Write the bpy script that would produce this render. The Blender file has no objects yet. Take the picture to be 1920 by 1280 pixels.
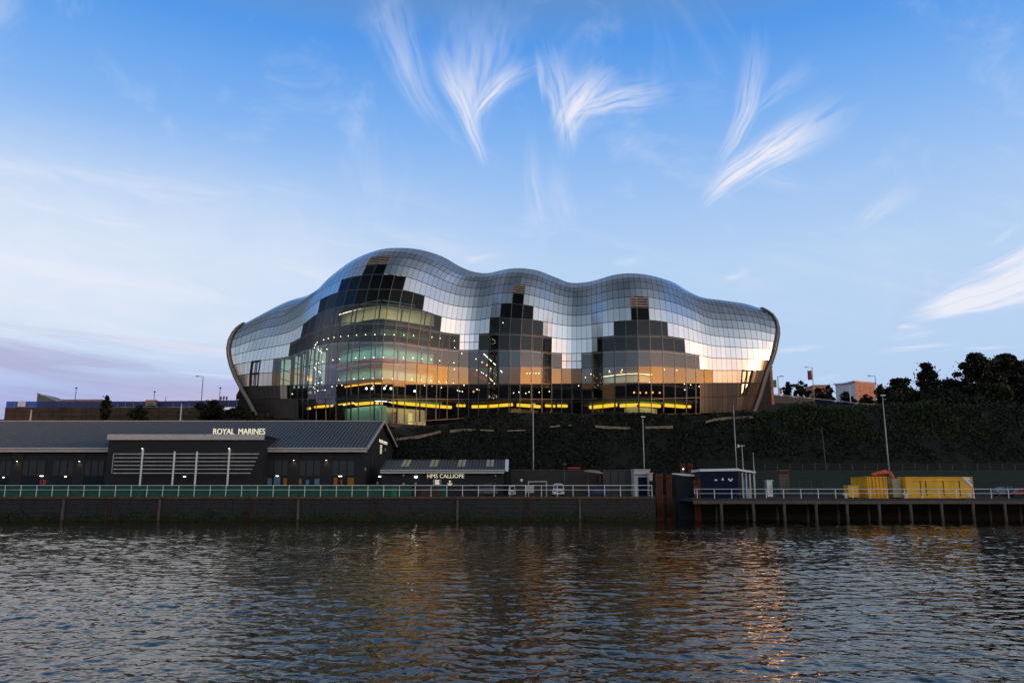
import bpy, bmesh, math, random
import numpy as np
from mathutils import Vector, Matrix
random.seed(7); rng = np.random.default_rng(7)
R = math.radians
SC = bpy.context.scene
COL = SC.collection
# ------------------------------------------------------------------ camera
FPX = 1480.0
PITCH = math.atan(285.0 / FPX)
CZ = 3.7
cam_d = bpy.data.cameras.new('camera'); cam = bpy.data.objects.new('camera', cam_d); COL.objects.link(cam)
cam_d.sensor_width = 36.0; cam_d.lens = FPX / 1920 * 36.0; cam_d.clip_start = 0.5; cam_d.clip_end = 6000
cam.location = (0, 0, CZ); cam.rotation_euler = (math.pi / 2 + PITCH, 0, 0)
SC.camera = cam
SC.view_settings.view_transform = 'Standard'; SC.view_settings.look = 'None'
SC.view_settings.exposure = 0.0; SC.view_settings.gamma = 1.0
cp, sp = math.cos(PITCH), math.sin(PITCH)
def slope(v):                                   # z rise per metre of depth for a photo row
    b = (640 - v) / FPX
    return (sp + b * cp) / (cp - b * sp)
def at(u, v, Y):                                # point seen at photo position (u, v) standing at depth Y
    b = (640 - v) / FPX
    return Vector(((u - 960) / FPX / (cp - b * sp) * Y, Y, CZ + slope(v) * Y))
# ------------------------------------------------------------------ world: clear dusk sky with cirrus
SUN_AZ = R(68); SUN_EL = R(4.3)                  # azimuth measured from straight behind the viewpoint towards the right
SUN = Vector((math.sin(SUN_AZ) * math.cos(SUN_EL), -math.cos(SUN_AZ) * math.cos(SUN_EL), math.sin(SUN_EL)))
W = bpy.data.worlds.new('World'); SC.world = W; W.use_nodes = True
nt = W.node_tree; nt.nodes.clear()
class NB:
    def __init__(s, nt): s.nt = nt
    def node(s, t, **k):
        n = s.nt.nodes.new(t)
        for a, b in k.items(): setattr(n, a, b)
        return n
    def put(s, sock, v):
        if isinstance(v, bpy.types.NodeSocket): s.nt.links.new(v, sock)
        elif v is not None: sock.default_value = v
    def m(s, op, a, b=None, c=None, clamp=False):
        n = s.node('ShaderNodeMath', operation=op); n.use_clamp = clamp
        s.put(n.inputs[0], a)
        if b is not None: s.put(n.inputs[1], b)
        if c is not None: s.put(n.inputs[2], c)
        return n.outputs[0]
    def ss(s, x, a, b):                          # smoothstep
        n = s.node('ShaderNodeMapRange', interpolation_type='SMOOTHSTEP')
        s.put(n.inputs[0], x); s.put(n.inputs[1], a); s.put(n.inputs[2], b)
        return n.outputs[0]
    def xyz(s, x, y, z):
        n = s.node('ShaderNodeCombineXYZ'); s.put(n.inputs[0], x); s.put(n.inputs[1], y); s.put(n.inputs[2], z); return n.outputs[0]
    def noise(s, vec, scale, detail=2, rough=0.5, dist=0.0):
        n = s.node('ShaderNodeTexNoise'); s.put(n.inputs['Vector'], vec); n.inputs['Scale'].default_value = scale
        n.inputs['Detail'].default_value = detail; n.inputs['Roughness'].default_value = rough; n.inputs['Distortion'].default_value = dist
        return n.outputs['Fac']
    def ramp(s, x, stops):
        n = s.node('ShaderNodeValToRGB'); s.put(n.inputs[0], x); cr = n.color_ramp
        while len(cr.elements) < len(stops): cr.elements.new(0.5)
        for e, (p, c) in zip(cr.elements, stops): e.position = p; e.color = (*c, 1) if len(c) == 3 else c
        return n.outputs[0]
    def mix(s, f, a, b, mode='MIX'):
        n = s.node('ShaderNodeMix', data_type='RGBA', blend_type=mode)
        s.put(n.inputs[0], f); s.put(n.inputs[6], a); s.put(n.inputs[7], b); return n.outputs[2]
b = NB(nt)
tc = b.node('ShaderNodeTexCoord').outputs['Generated']
sep = b.node('ShaderNodeSeparateXYZ'); nt.links.new(tc, sep.inputs[0]); X, Yd, Z = sep.outputs
Zc = b.m('MAXIMUM', Z, 0.0)
front = b.ramp(Zc, [(0.0, (.42, .55, .80)), (.11, (.46, .60, .85)), (.16, (.46, .62, .87)), (.22, (.47, .63, .88)), (.28, (.46, .63, .88)),
                    (.36, (.34, .54, .88)), (.44, (.20, .43, .86)), (.52, (.085, .31, .80)), (.62, (.15, .24, .40)), (.75, (.15, .19, .26)), (1.0, (.075, .095, .125))])
# paler veil on the left part of the sky
hl = b.m('SQRT', b.m('ADD', b.m('MULTIPLY', X, X), b.m('ADD', b.m('MULTIPLY', Yd, Yd), 1e-5)))
hx = b.m('DIVIDE', X, hl); hy = b.m('DIVIDE', Yd, hl)
ysafe = b.m('MAXIMUM', Yd, 0.05)
P = b.m('DIVIDE', X, ysafe); Q = b.m('DIVIDE', Z, ysafe)
pq = b.xyz(P, Q, 0.0)
leftf = b.ss(hx, 0.12, -0.55)
front = b.mix(b.m('MULTIPLY', b.m('MULTIPLY', b.ss(Z, .17, .09), b.ss(hx, -.02, -.34)), .8), front, (.37, .41, .74, 1))
veil = b.m('MULTIPLY', b.ss(Z, .43, .25), leftf)
vn = b.noise(b.xyz(b.m('MULTIPLY', P, 2.2), b.m('MULTIPLY', Q, 5.0), 3.1), 2.6, 5, .6, .6)
veil = b.m('MULTIPLY', b.m('MULTIPLY', veil, b.ss(Z, .10, .20)), b.m('ADD', .50, b.m('MULTIPLY', vn, .75)))
front = b.mix(veil, front, (.72, .79, .92, 1))
v2 = b.noise(b.xyz(b.m('ADD', b.m('MULTIPLY', P, 2.4), b.m('MULTIPLY', Q, 1.1)), b.m('SUBTRACT', b.m('MULTIPLY', Q, 2.2), b.m('MULTIPLY', P, .5)), 7.7), 2.1, 6, .62, .9)
front = b.mix(b.m('MULTIPLY', b.m('MULTIPLY', b.ss(v2, .50, .80), b.ss(Z, .12, .25)), .34), front, (.74, .79, .92, 1))
v3 = b.noise(b.xyz(b.m('MULTIPLY', P, 2.0), b.m('ADD', b.m('MULTIPLY', Q, 13.0), b.m('MULTIPLY', P, 2.6)), 1.3), 1.9, 5, .6, .5)
front = b.mix(b.m('MULTIPLY', b.m('MULTIPLY', b.m('MULTIPLY', b.ss(v3, .46, .72), b.ss(Z, .15, .22)), b.ss(Z, .40, .30)), b.m('ADD', .12, b.m('MULTIPLY', leftf, .45))), front, (.80, .82, .92, 1))
# lavender cloud streaks low on the left
sl = b.m('ADD', Q, b.m('MULTIPLY', P, 0.10))
bn = b.noise(b.xyz(b.m('MULTIPLY', P, 1.1), b.m('MULTIPLY', sl, 17.0), 9.0), 1.7, 4, .55, .5)
bm_ = b.m('MULTIPLY', b.m('MULTIPLY', b.ss(sl, .165, .115), b.ss(hx, 0.05, -0.35)), b.ss(bn, .38, .60))
front = b.mix(b.m('MULTIPLY', bm_, .68), front, (.37, .35, .60, 1))
bn2 = b.noise(b.xyz(b.m('MULTIPLY', P, 1.4), b.m('MULTIPLY', sl, 26.0), 2.0), 1.5, 4, .6, .4)
bm2 = b.m('MULTIPLY', b.m('MULTIPLY', b.ss(sl, .23, .12), b.ss(hx, 0.1, -0.30)), b.ss(bn2, .52, .70))
front = b.mix(b.m('MULTIPLY', bm2, .65), front, (.80, .74, .84, 1))
lowp = b.m('MULTIPLY', b.m('MULTIPLY', b.ss(Z, .14, .10), b.ss(hx, -.02, -.2)), b.ss(hx, -.52, -.34))
front = b.mix(b.m('MULTIPLY', lowp, .4), front, (.66, .52, .68, 1))
# cirrus plumes: (u0,v0) root -> (u1,v1) fan end, widths in photo px, bend, strength, fibres
def pq_of(u, v):
    w = at(u, v, 1.0); return w.x, w.z - CZ
plumes = [(908, 312, 835, 95, 10, 30, -.10, .85, 5), (900, 270, 862, 92, 14, 44, .05, .45, 6), (884, 235, 968, 112, 10, 34, .30, .80, 6), (895, 255, 898, 10, 20, 105, .05, .34, 8),
          (826, 250, 690, -20, 18, 60, .10, .36, 5), (1064, 300, 1050, 95, 20, 34, -.12, .62, 6), (1046, 262, 1122, 118, 26, 48, .22, .85, 6),
          (1052, 225, 1245, 150, 12, 42, .16, .72, 6), (1018, 205, 1012, 95, 4, 8, -.1, .42, 2), (1040, 235, 1026, 160, 4, 9, -.1, .45, 2), (1020, 440, 984, 250, 34, 12, .10, .24, 5), (1060, 440, 1040, 290, 30, 22, .0, .22, 4),
          (1310, 392, 1540, 192, 14, 56, .14, 1.3, 6), (1340, 330, 1445, 84, 10, 30, -.16, .60, 6), (1400, 210, 1520, 110, 8, 26, .1, .24, 4),
          (1590, 450, 1712, 338, 8, 34, .06, .32, 5), (1690, 608, 2060, 462, 14, 66, .06, 1.7, 5), (1800, 512, 2060, 420, 7, 22, .02, 1.2, 4),
          (1640, 664, 1792, 646, 7, 5, .0, .50, 3), (1660, 645, 1760, 618, 8, 14, .0, .30, 3), (1680, 620, 1728, 613, 5, 6, .0, .55, 2), (1795, 655, 1900, 648, 3, 4, 0, .45, 2),
          (1455, 659, 1540, 654, 8, 6, .0, .50, 2), (1350, 520, 1412, 502, 8, 12, .0, .42, 3), (1840, 460, 1915, 420, 4, 8, .0, .35, 3),
          (-60, 470, 165, 506, 12, 5, .0, .42, 4), (50, 512, 165, 534, 8, 6, .0, .34, 3), (310, 215, 330, 270, 12, 14, 0, .12, 3), (1490, 724, 1580, 706, 8, 6, 0, .35, 2), (860, 494, 940, 486, 8, 10, 0, .4, 3), (1145, 492, 1210, 484, 8, 12, 0, .3, 3)]
warp = b.node('ShaderNodeTexNoise'); nt.links.new(pq, warp.inputs['Vector']); warp.inputs['Scale'].default_value = 7.0; warp.inputs['Detail'].default_value = 2
ws = b.node('ShaderNodeSeparateColor'); nt.links.new(warp.outputs['Color'], ws.inputs[0])
Pw = b.m('ADD', P, b.m('MULTIPLY', b.m('SUBTRACT', ws.outputs[0], .5), .026)); Qw = b.m('ADD', Q, b.m('MULTIPLY', b.m('SUBTRACT', ws.outputs[1], .5), .026))
def clouds(sel):
    cl = None
    for i, (u0, v0, u1, v1, w0, w1, bend, st, fib) in enumerate(plumes):
        if not sel(v0, v1): continue
        p0, q0 = pq_of(u0, v0); p1, q1 = pq_of(u1, v1); L = math.hypot(p1 - p0, q1 - q0); dx, dy = (p1 - p0) / L, (q1 - q0) / L
        dp = b.m('SUBTRACT', Pw, p0); dq = b.m('SUBTRACT', Qw, q0)
        s_ = b.m('MULTIPLY', b.m('ADD', b.m('MULTIPLY', dp, dx), b.m('MULTIPLY', dq, dy)), 1 / L)
        t_ = b.m('MULTIPLY', b.m('SUBTRACT', b.m('MULTIPLY', dp, dy), b.m('MULTIPLY', dq, dx)), 1 / L)
        t_ = b.m('SUBTRACT', t_, b.m('MULTIPLY', b.m('MULTIPLY', s_, b.m('SUBTRACT', s_, .4)), bend))
        Lp = math.hypot(u1 - u0, v1 - v0)
        wd = b.m('MAXIMUM', b.m('ADD', w0 / Lp, b.m('MULTIPLY', s_, (w1 - w0) / Lp)), .01)
        tt = b.m('DIVIDE', t_, wd)
        fb = b.noise(b.xyz(b.m('MULTIPLY', s_, 1.3), b.m('MULTIPLY', tt, fib * .34), i * 3.7), 1.5, 3, .6, .25)
        m_ = b.m('MULTIPLY', b.ss(s_, -.02, .34), b.ss(b.m('ADD', s_, b.m('MULTIPLY', b.m('SUBTRACT', fb, .5), .9)), 1.15, .55))
        m_ = b.m('MULTIPLY', m_, b.ss(b.m('ABSOLUTE', tt), 1.25, .0))
        m_ = b.m('MULTIPLY', m_, b.m('MULTIPLY', b.ss(fb, .22, .78), st * 1.35))
        cl = m_ if cl is None else b.m('ADD', cl, b.m('MULTIPLY', m_, b.m('SUBTRACT', 1.0, cl, clamp=True)))
    return b.m('MINIMUM', cl, .93)
ZSPLIT = 0.315
f_hi = b.mix(b.m('MULTIPLY', clouds(lambda a_, c_: min(a_, c_) < 445), b.ss(Yd, .12, .22)), front, (.84, .84, .93, 1))
f_lo = b.mix(b.m('MULTIPLY', clouds(lambda a_, c_: max(a_, c_) > 415), b.ss(Yd, .12, .22)), front, (.84, .84, .93, 1))
# the half of the sky behind the viewpoint: after-glow on the horizon, dim blue overhead
back = b.ramp(Zc, [(0.0, (.55, .22, .09)), (.06, (.66, .30, .13)), (.105, (.58, .36, .24)), (.135, (.58, .58, .59)), (.18, (.58, .65, .72)), (.26, (.60, .66, .72)), (.38, (.52, .57, .62)),
                   (.52, (.27, .31, .355)), (.70, (.145, .175, .21)), (.88, (.10, .12, .15)), (1.0, (.075, .095, .125))])
glow = b.m('ADD', b.m('MULTIPLY', hx, math.sin(SUN_AZ)), b.m('MULTIPLY', hy, -math.cos(SUN_AZ)))     # 1 towards the sunset
gs = b.ss(glow, -.5, 1.0)
back = b.mix(1.0, back, b.mix(gs, (1.0, 1.15, 1.30, 1), (2.0, 2.05, 2.1, 1)), 'MULTIPLY')
hot = b.m('MULTIPLY', b.m('POWER', b.ss(glow, .15, 1.0), 2.4), b.m('EXPONENT', b.m('MULTIPLY', Zc, -15.0)))
back = b.mix(1.0, back, b.mix(hot, (0, 0, 0, 1), (12.5, 4.7, .35, 1)), 'ADD')
nish = b.node('ShaderNodeTexSky', sky_type='NISHITA'); nish.sun_disc = False; nish.sun_elevation = SUN_EL
nish.sun_rotation = math.atan2(SUN.x, SUN.y); nish.altitude = 20
def final(col):                                  # back half blended in by direction, plus a little of the physical sky
    c_ = b.mix(b.ss(Yd, .28, -.30), col, back)
    c_ = b.mix(1.0, c_, b.mix(1.0, nish.outputs[0], (.010, .010, .010, 1), 'MULTIPLY'), 'ADD')
    g_ = b.node('ShaderNodeBackground'); nt.links.new(c_, g_.inputs[0]); return g_.outputs[0]
def mixsh(f, a_, c_):
    n_ = b.node('ShaderNodeMixShader'); b.put(n_.inputs[0], f); nt.links.new(a_, n_.inputs[1]); nt.links.new(c_, n_.inputs[2]); return n_.outputs[0]
fr_ = mixsh(b.m('GREATER_THAN', Z, ZSPLIT), final(f_lo), final(f_hi))
allsky = mixsh(b.m('GREATER_THAN', Yd, .12), final(front), fr_)
out = b.node('ShaderNodeOutputWorld'); nt.links.new(allsky, out.inputs[0])
W.cycles.sampling_method = 'MANUAL'; W.cycles.sample_map_resolution = 1024
# ------------------------------------------------------------------ sun
sd = bpy.data.lights.new('sun', 'SUN'); so = bpy.data.objects.new('sun', sd); COL.objects.link(so)
sd.energy = 1.3; sd.angle = R(.6); sd.color = (1.0, .50, .24)
so.rotation_euler = SUN.to_track_quat('Z', 'Y').to_euler()
# ------------------------------------------------------------------ helpers
def tag(o, label=None, cat=None, group=None, kind=None):
    if label: o['label'] = label
    if cat: o['category'] = cat
    if group: o['group'] = group
    if kind: o['kind'] = kind
    return o
def thing(name, loc, label, cat, group=None, rz=0.0):
    o = bpy.data.objects.new(name, None); COL.objects.link(o); o.empty_display_size = .3
    o.location = loc; o.rotation_euler = (0, 0, rz)
    return tag(o, label, cat, group)
class MB:
    def __init__(s): s.v = []; s.f = []; s.mi = []
    def add(s, vs, fs, mi=0):
        n = len(s.v); s.v += [tuple(q) for q in vs]; s.f += [tuple(i + n for i in f) for f in fs]; s.mi += [mi] * len(fs); return s
    def box(s, x0, x1, y0, y1, z0, z1, mi=0):
        return s.add([(x0,y0,z0),(x1,y0,z0),(x1,y1,z0),(x0,y1,z0),(x0,y0,z1),(x1,y0,z1),(x1,y1,z1),(x0,y1,z1)],
                     [(0,3,2,1),(4,5,6,7),(0,1,5,4),(1,2,6,5),(2,3,7,6),(3,0,4,7)], mi)
    def bar(s, a, c, w, h=None, mi=0, up=(0, 0, 1)):
        a = Vector(a); c = Vector(c); h = h or w; d = (c - a).normalized(); u = Vector(up)
        if abs(d.dot(u)) > .95: u = Vector((0, 1, 0))
        r = d.cross(u).normalized() * w / 2; u = r.cross(d).normalized() * h / 2
        vs = [p + i * r + j * u for p in (a, c) for i, j in ((-1,-1),(1,-1),(1,1),(-1,1))]
        return s.add(vs, [(0,3,2,1),(4,5,6,7),(0,1,5,4),(1,2,6,5),(2,3,7,6),(3,0,4,7)], mi)
    def tube(s, pts, rs, n=8, mi=0, cap=True):
        pts = [Vector(q) for q in pts]
        if not isinstance(rs, (list, tuple)): rs = [rs] * len(pts)
        base = len(s.v); ref = None
        for i, q in enumerate(pts):
            d = (pts[min(i + 1, len(pts) - 1)] - pts[max(i - 1, 0)]).normalized()
            if ref is None: ref = Vector((1, 0, 0)) if abs(d.x) < .8 else Vector((0, 1, 0))
            a = d.cross(ref).normalized(); c = d.cross(a)
            ref = -c if False else ref
            for k in range(n):
                t = 2 * math.pi * k / n
                s.v.append(tuple(q + (a * math.cos(t) + c * math.sin(t)) * rs[i]))
        for i in range(len(pts) - 1):
            for k in range(n):
                k2 = (k + 1) % n; s.f.append((base + i*n + k, base + i*n + k2, base + (i+1)*n + k2, base + (i+1)*n + k)); s.mi.append(mi)
        if cap:
            s.f.append(tuple(base + k for k in range(n))); s.mi.append(mi)
            s.f.append(tuple(base + (len(pts)-1)*n + k for k in reversed(range(n)))); s.mi.append(mi)
        return s
    def prism(s, poly, y0, y1, mi=0, axis='y'):              # extrude an (a, z) outline
        n = len(poly)
        if axis == 'zz': vs = [(p, q, y0) for p, q in poly] + [(p, q, y1) for p, q in poly]
        elif axis == 'y': vs = [(p, y0, q) for p, q in poly] + [(p, y1, q) for p, q in poly]
        else: vs = [(y0, p, q) for p, q in poly] + [(y1, p, q) for p, q in poly]
        return s.add(vs, [tuple(range(n))[::-1], tuple(range(n, 2*n))] + [(i, (i+1) % n, n + (i+1) % n, n + i) for i in range(n)], mi)
    def mesh(s, name, mats, smooth=False):
        me = bpy.data.meshes.new(name); me.from_pydata(s.v, [], s.f)
        for m_ in (mats if isinstance(mats, (list, tuple)) else [mats]): me.materials.append(m_)
        if any(s.mi): me.polygons.foreach_set('material_index', s.mi)
        if smooth: me.polygons.foreach_set('use_smooth', [True] * len(s.f))
        me.update(); return me
    def build(s, name, mats, parent=None, smooth=False, world=True, fixn=True):
        me = s.mesh(name, mats, smooth)
        if fixn:
            bm = bmesh.new(); bm.from_mesh(me); bmesh.ops.recalc_face_normals(bm, faces=bm.faces); bm.to_mesh(me); bm.free()
        o = bpy.data.objects.new(name, me); COL.objects.link(o)
        if parent:
            o.parent = parent
            if world: o.matrix_parent_inverse = root_inv(parent)
        return o
def root_inv(p):
    def world(o): return (world(o.parent) @ o.matrix_parent_inverse @ o.matrix_basis) if o.parent else o.matrix_basis.copy()
    return world(p).inverted()
def children(o): return list(o.children)
def copy_tree(o, parent=None):
    c = o.copy(); COL.objects.link(c)
    if parent: c.parent = parent; c.matrix_parent_inverse = o.matrix_parent_inverse.copy()
    for ch in children(o): copy_tree(ch, c)
    return c
def soup(name, V, F, mats, parent=None, mi=None):            # big quad soup from numpy arrays
    me = bpy.data.meshes.new(name); nf = len(F); me.vertices.add(len(V)); me.vertices.foreach_set('co', np.asarray(V, np.float32).ravel())
    k = F.shape[1]; me.loops.add(nf * k); me.loops.foreach_set('vertex_index', F.astype(np.int32).ravel())
    me.polygons.add(nf); me.polygons.foreach_set('loop_start', np.arange(0, nf * k, k, dtype=np.int32))
    me.update(calc_edges=True)
    for m_ in mats: me.materials.append(m_)
    if mi is not None: me.polygons.foreach_set('material_index', mi.astype(np.int32))
    o = bpy.data.objects.new(name, me); COL.objects.link(o)
    if parent: o.parent = parent; o.matrix_parent_inverse = root_inv(parent)
    return o
# ------------------------------------------------------------------ materials
def mat(name, col, rough=.6, metal=0.0, var=.25, scale=3.0, bump=0.0, bscale=None, emit=None, estr=0.0, spec=.5, col2=None, stretch=(1, 1, 1), detail=5, coat=0.0):
    m_ = bpy.data.materials.new(name); m_.use_nodes = True; n = NB(m_.node_tree); pr = m_.node_tree.nodes['Principled BSDF']
    co = n.node('ShaderNodeTexCoord').outputs['Object']
    mp = n.node('ShaderNodeMapping'); n.put(mp.inputs[0], co); mp.inputs['Scale'].default_value = stretch; v = mp.outputs[0]
    nz = n.noise(v, scale, detail, .62)
    c2 = col2 or tuple(c * (1 - var) for c in col); c1 = tuple(min(1, c * (1 + var * .6)) for c in col) if not col2 else col
    cc = n.ramp(nz, [(.30, c2), (.68, c1)])
    m_.node_tree.links.new(cc, pr.inputs['Base Color'])
    pr.inputs['Metallic'].default_value = metal
    n.put(pr.inputs['Roughness'], n.m('ADD', rough - .08, n.m('MULTIPLY', nz, .16), clamp=True)); pr.inputs['Specular IOR Level'].default_value = spec
    if coat: pr.inputs['Coat Weight'].default_value = coat
    if bump:
        bp = n.node('ShaderNodeBump'); bp.inputs['Strength'].default_value = 1.0; bp.inputs['Distance'].default_value = bump
        n.put(bp.inputs['Height'], n.noise(v, bscale or scale * 4, 4, .6)); m_.node_tree.links.new(bp.outputs[0], pr.inputs['Normal'])
    if emit: pr.inputs['Emission Color'].default_value = (*emit, 1); pr.inputs['Emission Strength'].default_value = estr
    return m_
def emis(name, col, s):
    m_ = bpy.data.materials.new(name); m_.use_nodes = True; t = m_.node_tree; t.nodes.clear()
    e = t.nodes.new('ShaderNodeEmission'); e.inputs[0].default_value = (*col, 1); e.inputs[1].default_value = s
    o = t.nodes.new('ShaderNodeOutputMaterial'); t.links.new(e.outputs[0], o.inputs[0]); m_.cycles.emission_sampling = 'AUTO' if 'strip' in name else 'NONE'; return m_
def glassmat(name, tint, base=.10, rough=.012, fk=.8):
    m_ = bpy.data.materials.new(name); m_.use_nodes = True; t = m_.node_tree; t.nodes.clear(); n = NB(t)
    tr = n.node('ShaderNodeBsdfTransparent'); tr.inputs[0].default_value = (*tint, 1)
    gl = n.node('ShaderNodeBsdfGlossy'); gl.inputs['Roughness'].default_value = rough; gl.inputs[0].default_value = (.96, .97, 1, 1)
    co = n.node('ShaderNodeTexCoord').outputs['Object']
    bp = n.node('ShaderNodeBump'); bp.inputs['Strength'].default_value = 1; bp.inputs['Distance'].default_value = .0012; n.put(bp.inputs['Height'], n.noise(co, .8, 1))
    t.links.new(bp.outputs[0], gl.inputs['Normal'])
    lw = n.node('ShaderNodeLayerWeight'); lw.inputs[0].default_value = .28
    fac = n.m('ADD', base, n.m('MULTIPLY', lw.outputs['Fresnel'], fk), clamp=True)
    mx = n.node('ShaderNodeMixShader'); n.put(mx.inputs[0], fac); t.links.new(tr.outputs[0], mx.inputs[1]); t.links.new(gl.outputs[0], mx.inputs[2])
    o = n.node('ShaderNodeOutputMaterial'); t.links.new(mx.outputs[0], o.inputs[0]); return m_
M = {}
def steel():
    m_ = bpy.data.materials.new('linished_steel'); m_.use_nodes = True; n = NB(m_.node_tree); pr = m_.node_tree.nodes['Principled BSDF']
    co = n.node('ShaderNodeTexCoord').outputs['Object']
    gi = n.node('ShaderNodeNewGeometry').outputs['Random Per Island']
    mp = n.node('ShaderNodeMapping'); n.put(mp.inputs[0], co); mp.inputs['Scale'].default_value = (1, 1, .12)
    nz = n.noise(mp.outputs[0], 6, 4, .6)
    base = n.ramp(gi, [(0, (.50, .51, .53)), (1, (.63, .63, .64))])
    base = n.mix(n.m('MULTIPLY', nz, .35), base, (.42, .45, .50, 1))
    m_.node_tree.links.new(base, pr.inputs['Base Color']); pr.inputs['Metallic'].default_value = 1.0
    n.put(pr.inputs['Roughness'], n.m('ADD', .16, n.m('MULTIPLY', nz, .14)))
    return m_
M['steel'] = steel()
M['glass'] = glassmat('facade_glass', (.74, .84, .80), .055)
M['glass_low'] = glassmat('sunset_side_glass', (.72, .80, .76), .115)  # copy of the facade glass, reflection strengthened to brighten the sunset row
M['glass_mid'] = glassmat('tinted_facade_glass', (.55, .64, .62), .015, fk=.55)  # dimmer copy of the facade glass, darker reflections put into the material
M['glass_dark'] = glassmat('roof_glass', (.22, .25, .26), .0, fk=.5)  # darkest copy of the facade glass, dark upper reflections put into it
M['mullion'] = mat('mullion_metal', (.10, .10, .105), .45, .6, .2)
M['joint'] = mat('dark_joint', (.012, .014, .02), .8)
M['arch'] = mat('arch_rim_concrete', (.15, .13, .115), .5, .2, .3, 1.2)
M['cladding'] = mat('bronze_cladding', (.042, .035, .032), .5, .15, .35, 1.0, stretch=(4, 4, .3))
M['cladding_pale'] = mat('pale_cladding', (.40, .33, .28), .45, .6, .2, 1.0)
M['slab'] = mat('floor_slab', (.025, .025, .028), .7)
M['dark_int'] = mat('dark_interior', (.012, .012, .014), .8)
M['teal'] = mat('teal_plaster_wall', (.25, .53, .46), .7, 0, .18, .6)
M['cream'] = mat('cream_plaster_wall', (.62, .60, .50), .7, 0, .15, .5)
M['red'] = mat('red_balustrade', (.65, .06, .07), .5)
M['white'] = mat('white_paint', (.78, .77, .76), .45, 0, .10, 6)
M['offwhite'] = mat('weathered_white_paint', (.52, .48, .45), .55, 0, .30, 2.0, stretch=(1, 1, 6))
M['lamp'] = emis('warm_bulb', (1, .80, .52), 8)
M['lampw'] = emis('white_bulb', (1, .92, .78), 6)
M['yellow'] = emis('yellow_cove_tube', (1, .54, .03), 1.5)
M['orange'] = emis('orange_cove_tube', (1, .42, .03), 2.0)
M['striplamp'] = emis('ceiling_strip', (.95, 1.0, .88), 15.0)
M['stripwarm'] = emis('warm_ceiling_strip', (1.0, .80, .45), 12.0)
M['roofsheet'] = mat('blue_grey_roof_sheet', (.030, .039, .050), .5, .1, .2, .6)
M['wall_dark'] = mat('dark_cladding_board', (.013, .013, .015), .8, 0, .3, 1.2, stretch=(1, 1, 8))
M['panel_dark'] = mat('charcoal_window_panel', (.022, .023, .028), .35, 0, .3, 2)
M['winglass'] = mat('dark_window_glass', (.02, .03, .04), .08, 0, .2, 2)
M['concrete'] = mat('deck_concrete', (.045, .04, .037), .85, 0, .3, .8, .01)
M['stone'] = mat('wet_quay_stone', (.020, .014, .010), .6, 0, .5, .45, .05, 3, col2=(.005, .005, .0045))
M['coping'] = mat('rusty_coping', (.10, .058, .032), .8, 0, .55, 1.3)
M['timber'] = mat('weathered_timber_pile', (.11, .085, .065), .85, 0, .45, 2.0, .02, 14, stretch=(4, 4, .4))
M['rust'] = mat('rusted_steel', (.12, .032, .012), .8, .2, .5, 1.6, .01)
M['greennet'] = mat('green_debris_netting', (.008, .085, .05), .7, 0, .35, 1.2)
M['brownbox'] = mat('brown_board', (.06, .03, .02), .7, 0, .4, 3)
M['grass'] = mat('rough_grass', (.013, .018, .009), .9, 0, .5, 1.2, .06, 7)
M['soil'] = mat('dark_undergrowth', (.006, .007, .005), 1.0, 0, .5, .7, .1, 3)
M['stonewall'] = mat('pale_path_wall_stone', (.24, .19, .14), .8, 0, .45, 1.5, .04, 5)
M['brown_wall'] = mat('brown_masonry', (.065, .042, .026), .85, 0, .5, .5, .05, 4)
M['blue'] = mat('blue_hoarding_panel', (.015, .035, .19), .45, 0, .25, 1.0)
M['yellowpaint'] = mat('yellow_container_paint', (.86, .43, .012), .48, 0, .22, .8)
M['orangepaint'] = mat('orange_machine_paint', (.60, .10, .02), .5, 0, .3, 2)
M['navy'] = mat('navy_cabin_panel', (.008, .013, .038), .85, 0, .3, 1, spec=.15)
M['pole'] = mat('galvanised_pole', (.50, .46, .42), .5, .3, .3, 2, stretch=(1, 1, .2))
M['darkpole'] = mat('dark_painted_pole', (.06, .06, .07), .5, .2, .2)
M['tyre'] = mat('tyre_rubber', (.02, .02, .02), .8)
M['redpaint'] = mat('red_paint', (.45, .02, .02), .5)
M['greenpaint'] = mat('green_banner_cloth', (.05, .20, .06), .7)
M['letter'] = mat('illuminated_sign_letter', (.85, .80, .66), .5, emit=(1, .88, .64), estr=.55)
M['bark'] = mat('bark', (.055, .042, .032), .9, 0, .4, 4, .02)
M['brick'] = mat('orange_brick', (.42, .21, .14), .85, 0, .25, 1.5)
M['render'] = mat('white_render', (.62, .62, .66), .8, 0, .12, 1)
M['slate'] = mat('slate_roof', (.09, .09, .10), .6, 0, .3, 1)
M['bank'] = mat('far_bank_masonry', (.05, .04, .035), .85, 0, .4, .3)
M['skylight'] = mat('yellowed_rooflight', (.42, .38, .24), .4, 0, .3, 3)
M['skin'] = mat('skin', (.45, .28, .20), .6)
M['cloth'] = mat('dark_clothing', (.03, .03, .04), .9)
def leafmat(name, c1, c2):
    m_ = bpy.data.materials.new(name); m_.use_nodes = True; n = NB(m_.node_tree); pr = m_.node_tree.nodes['Principled BSDF']
    gi = n.node('ShaderNodeNewGeometry').outputs['Random Per Island']
    m_.node_tree.links.new(n.ramp(gi, [(0, c1), (1, c2)]), pr.inputs['Base Color']); pr.inputs['Roughness'].default_value = .6
    pr.inputs['Specular IOR Level'].default_value = .3
    return m_
M['leaf'] = leafmat('dark_foliage', (.003, .0045, .002), (.015, .022, .006))
M['leaf2'] = leafmat('ivy_foliage', (.005, .008, .003), (.040, .058, .012))
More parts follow.
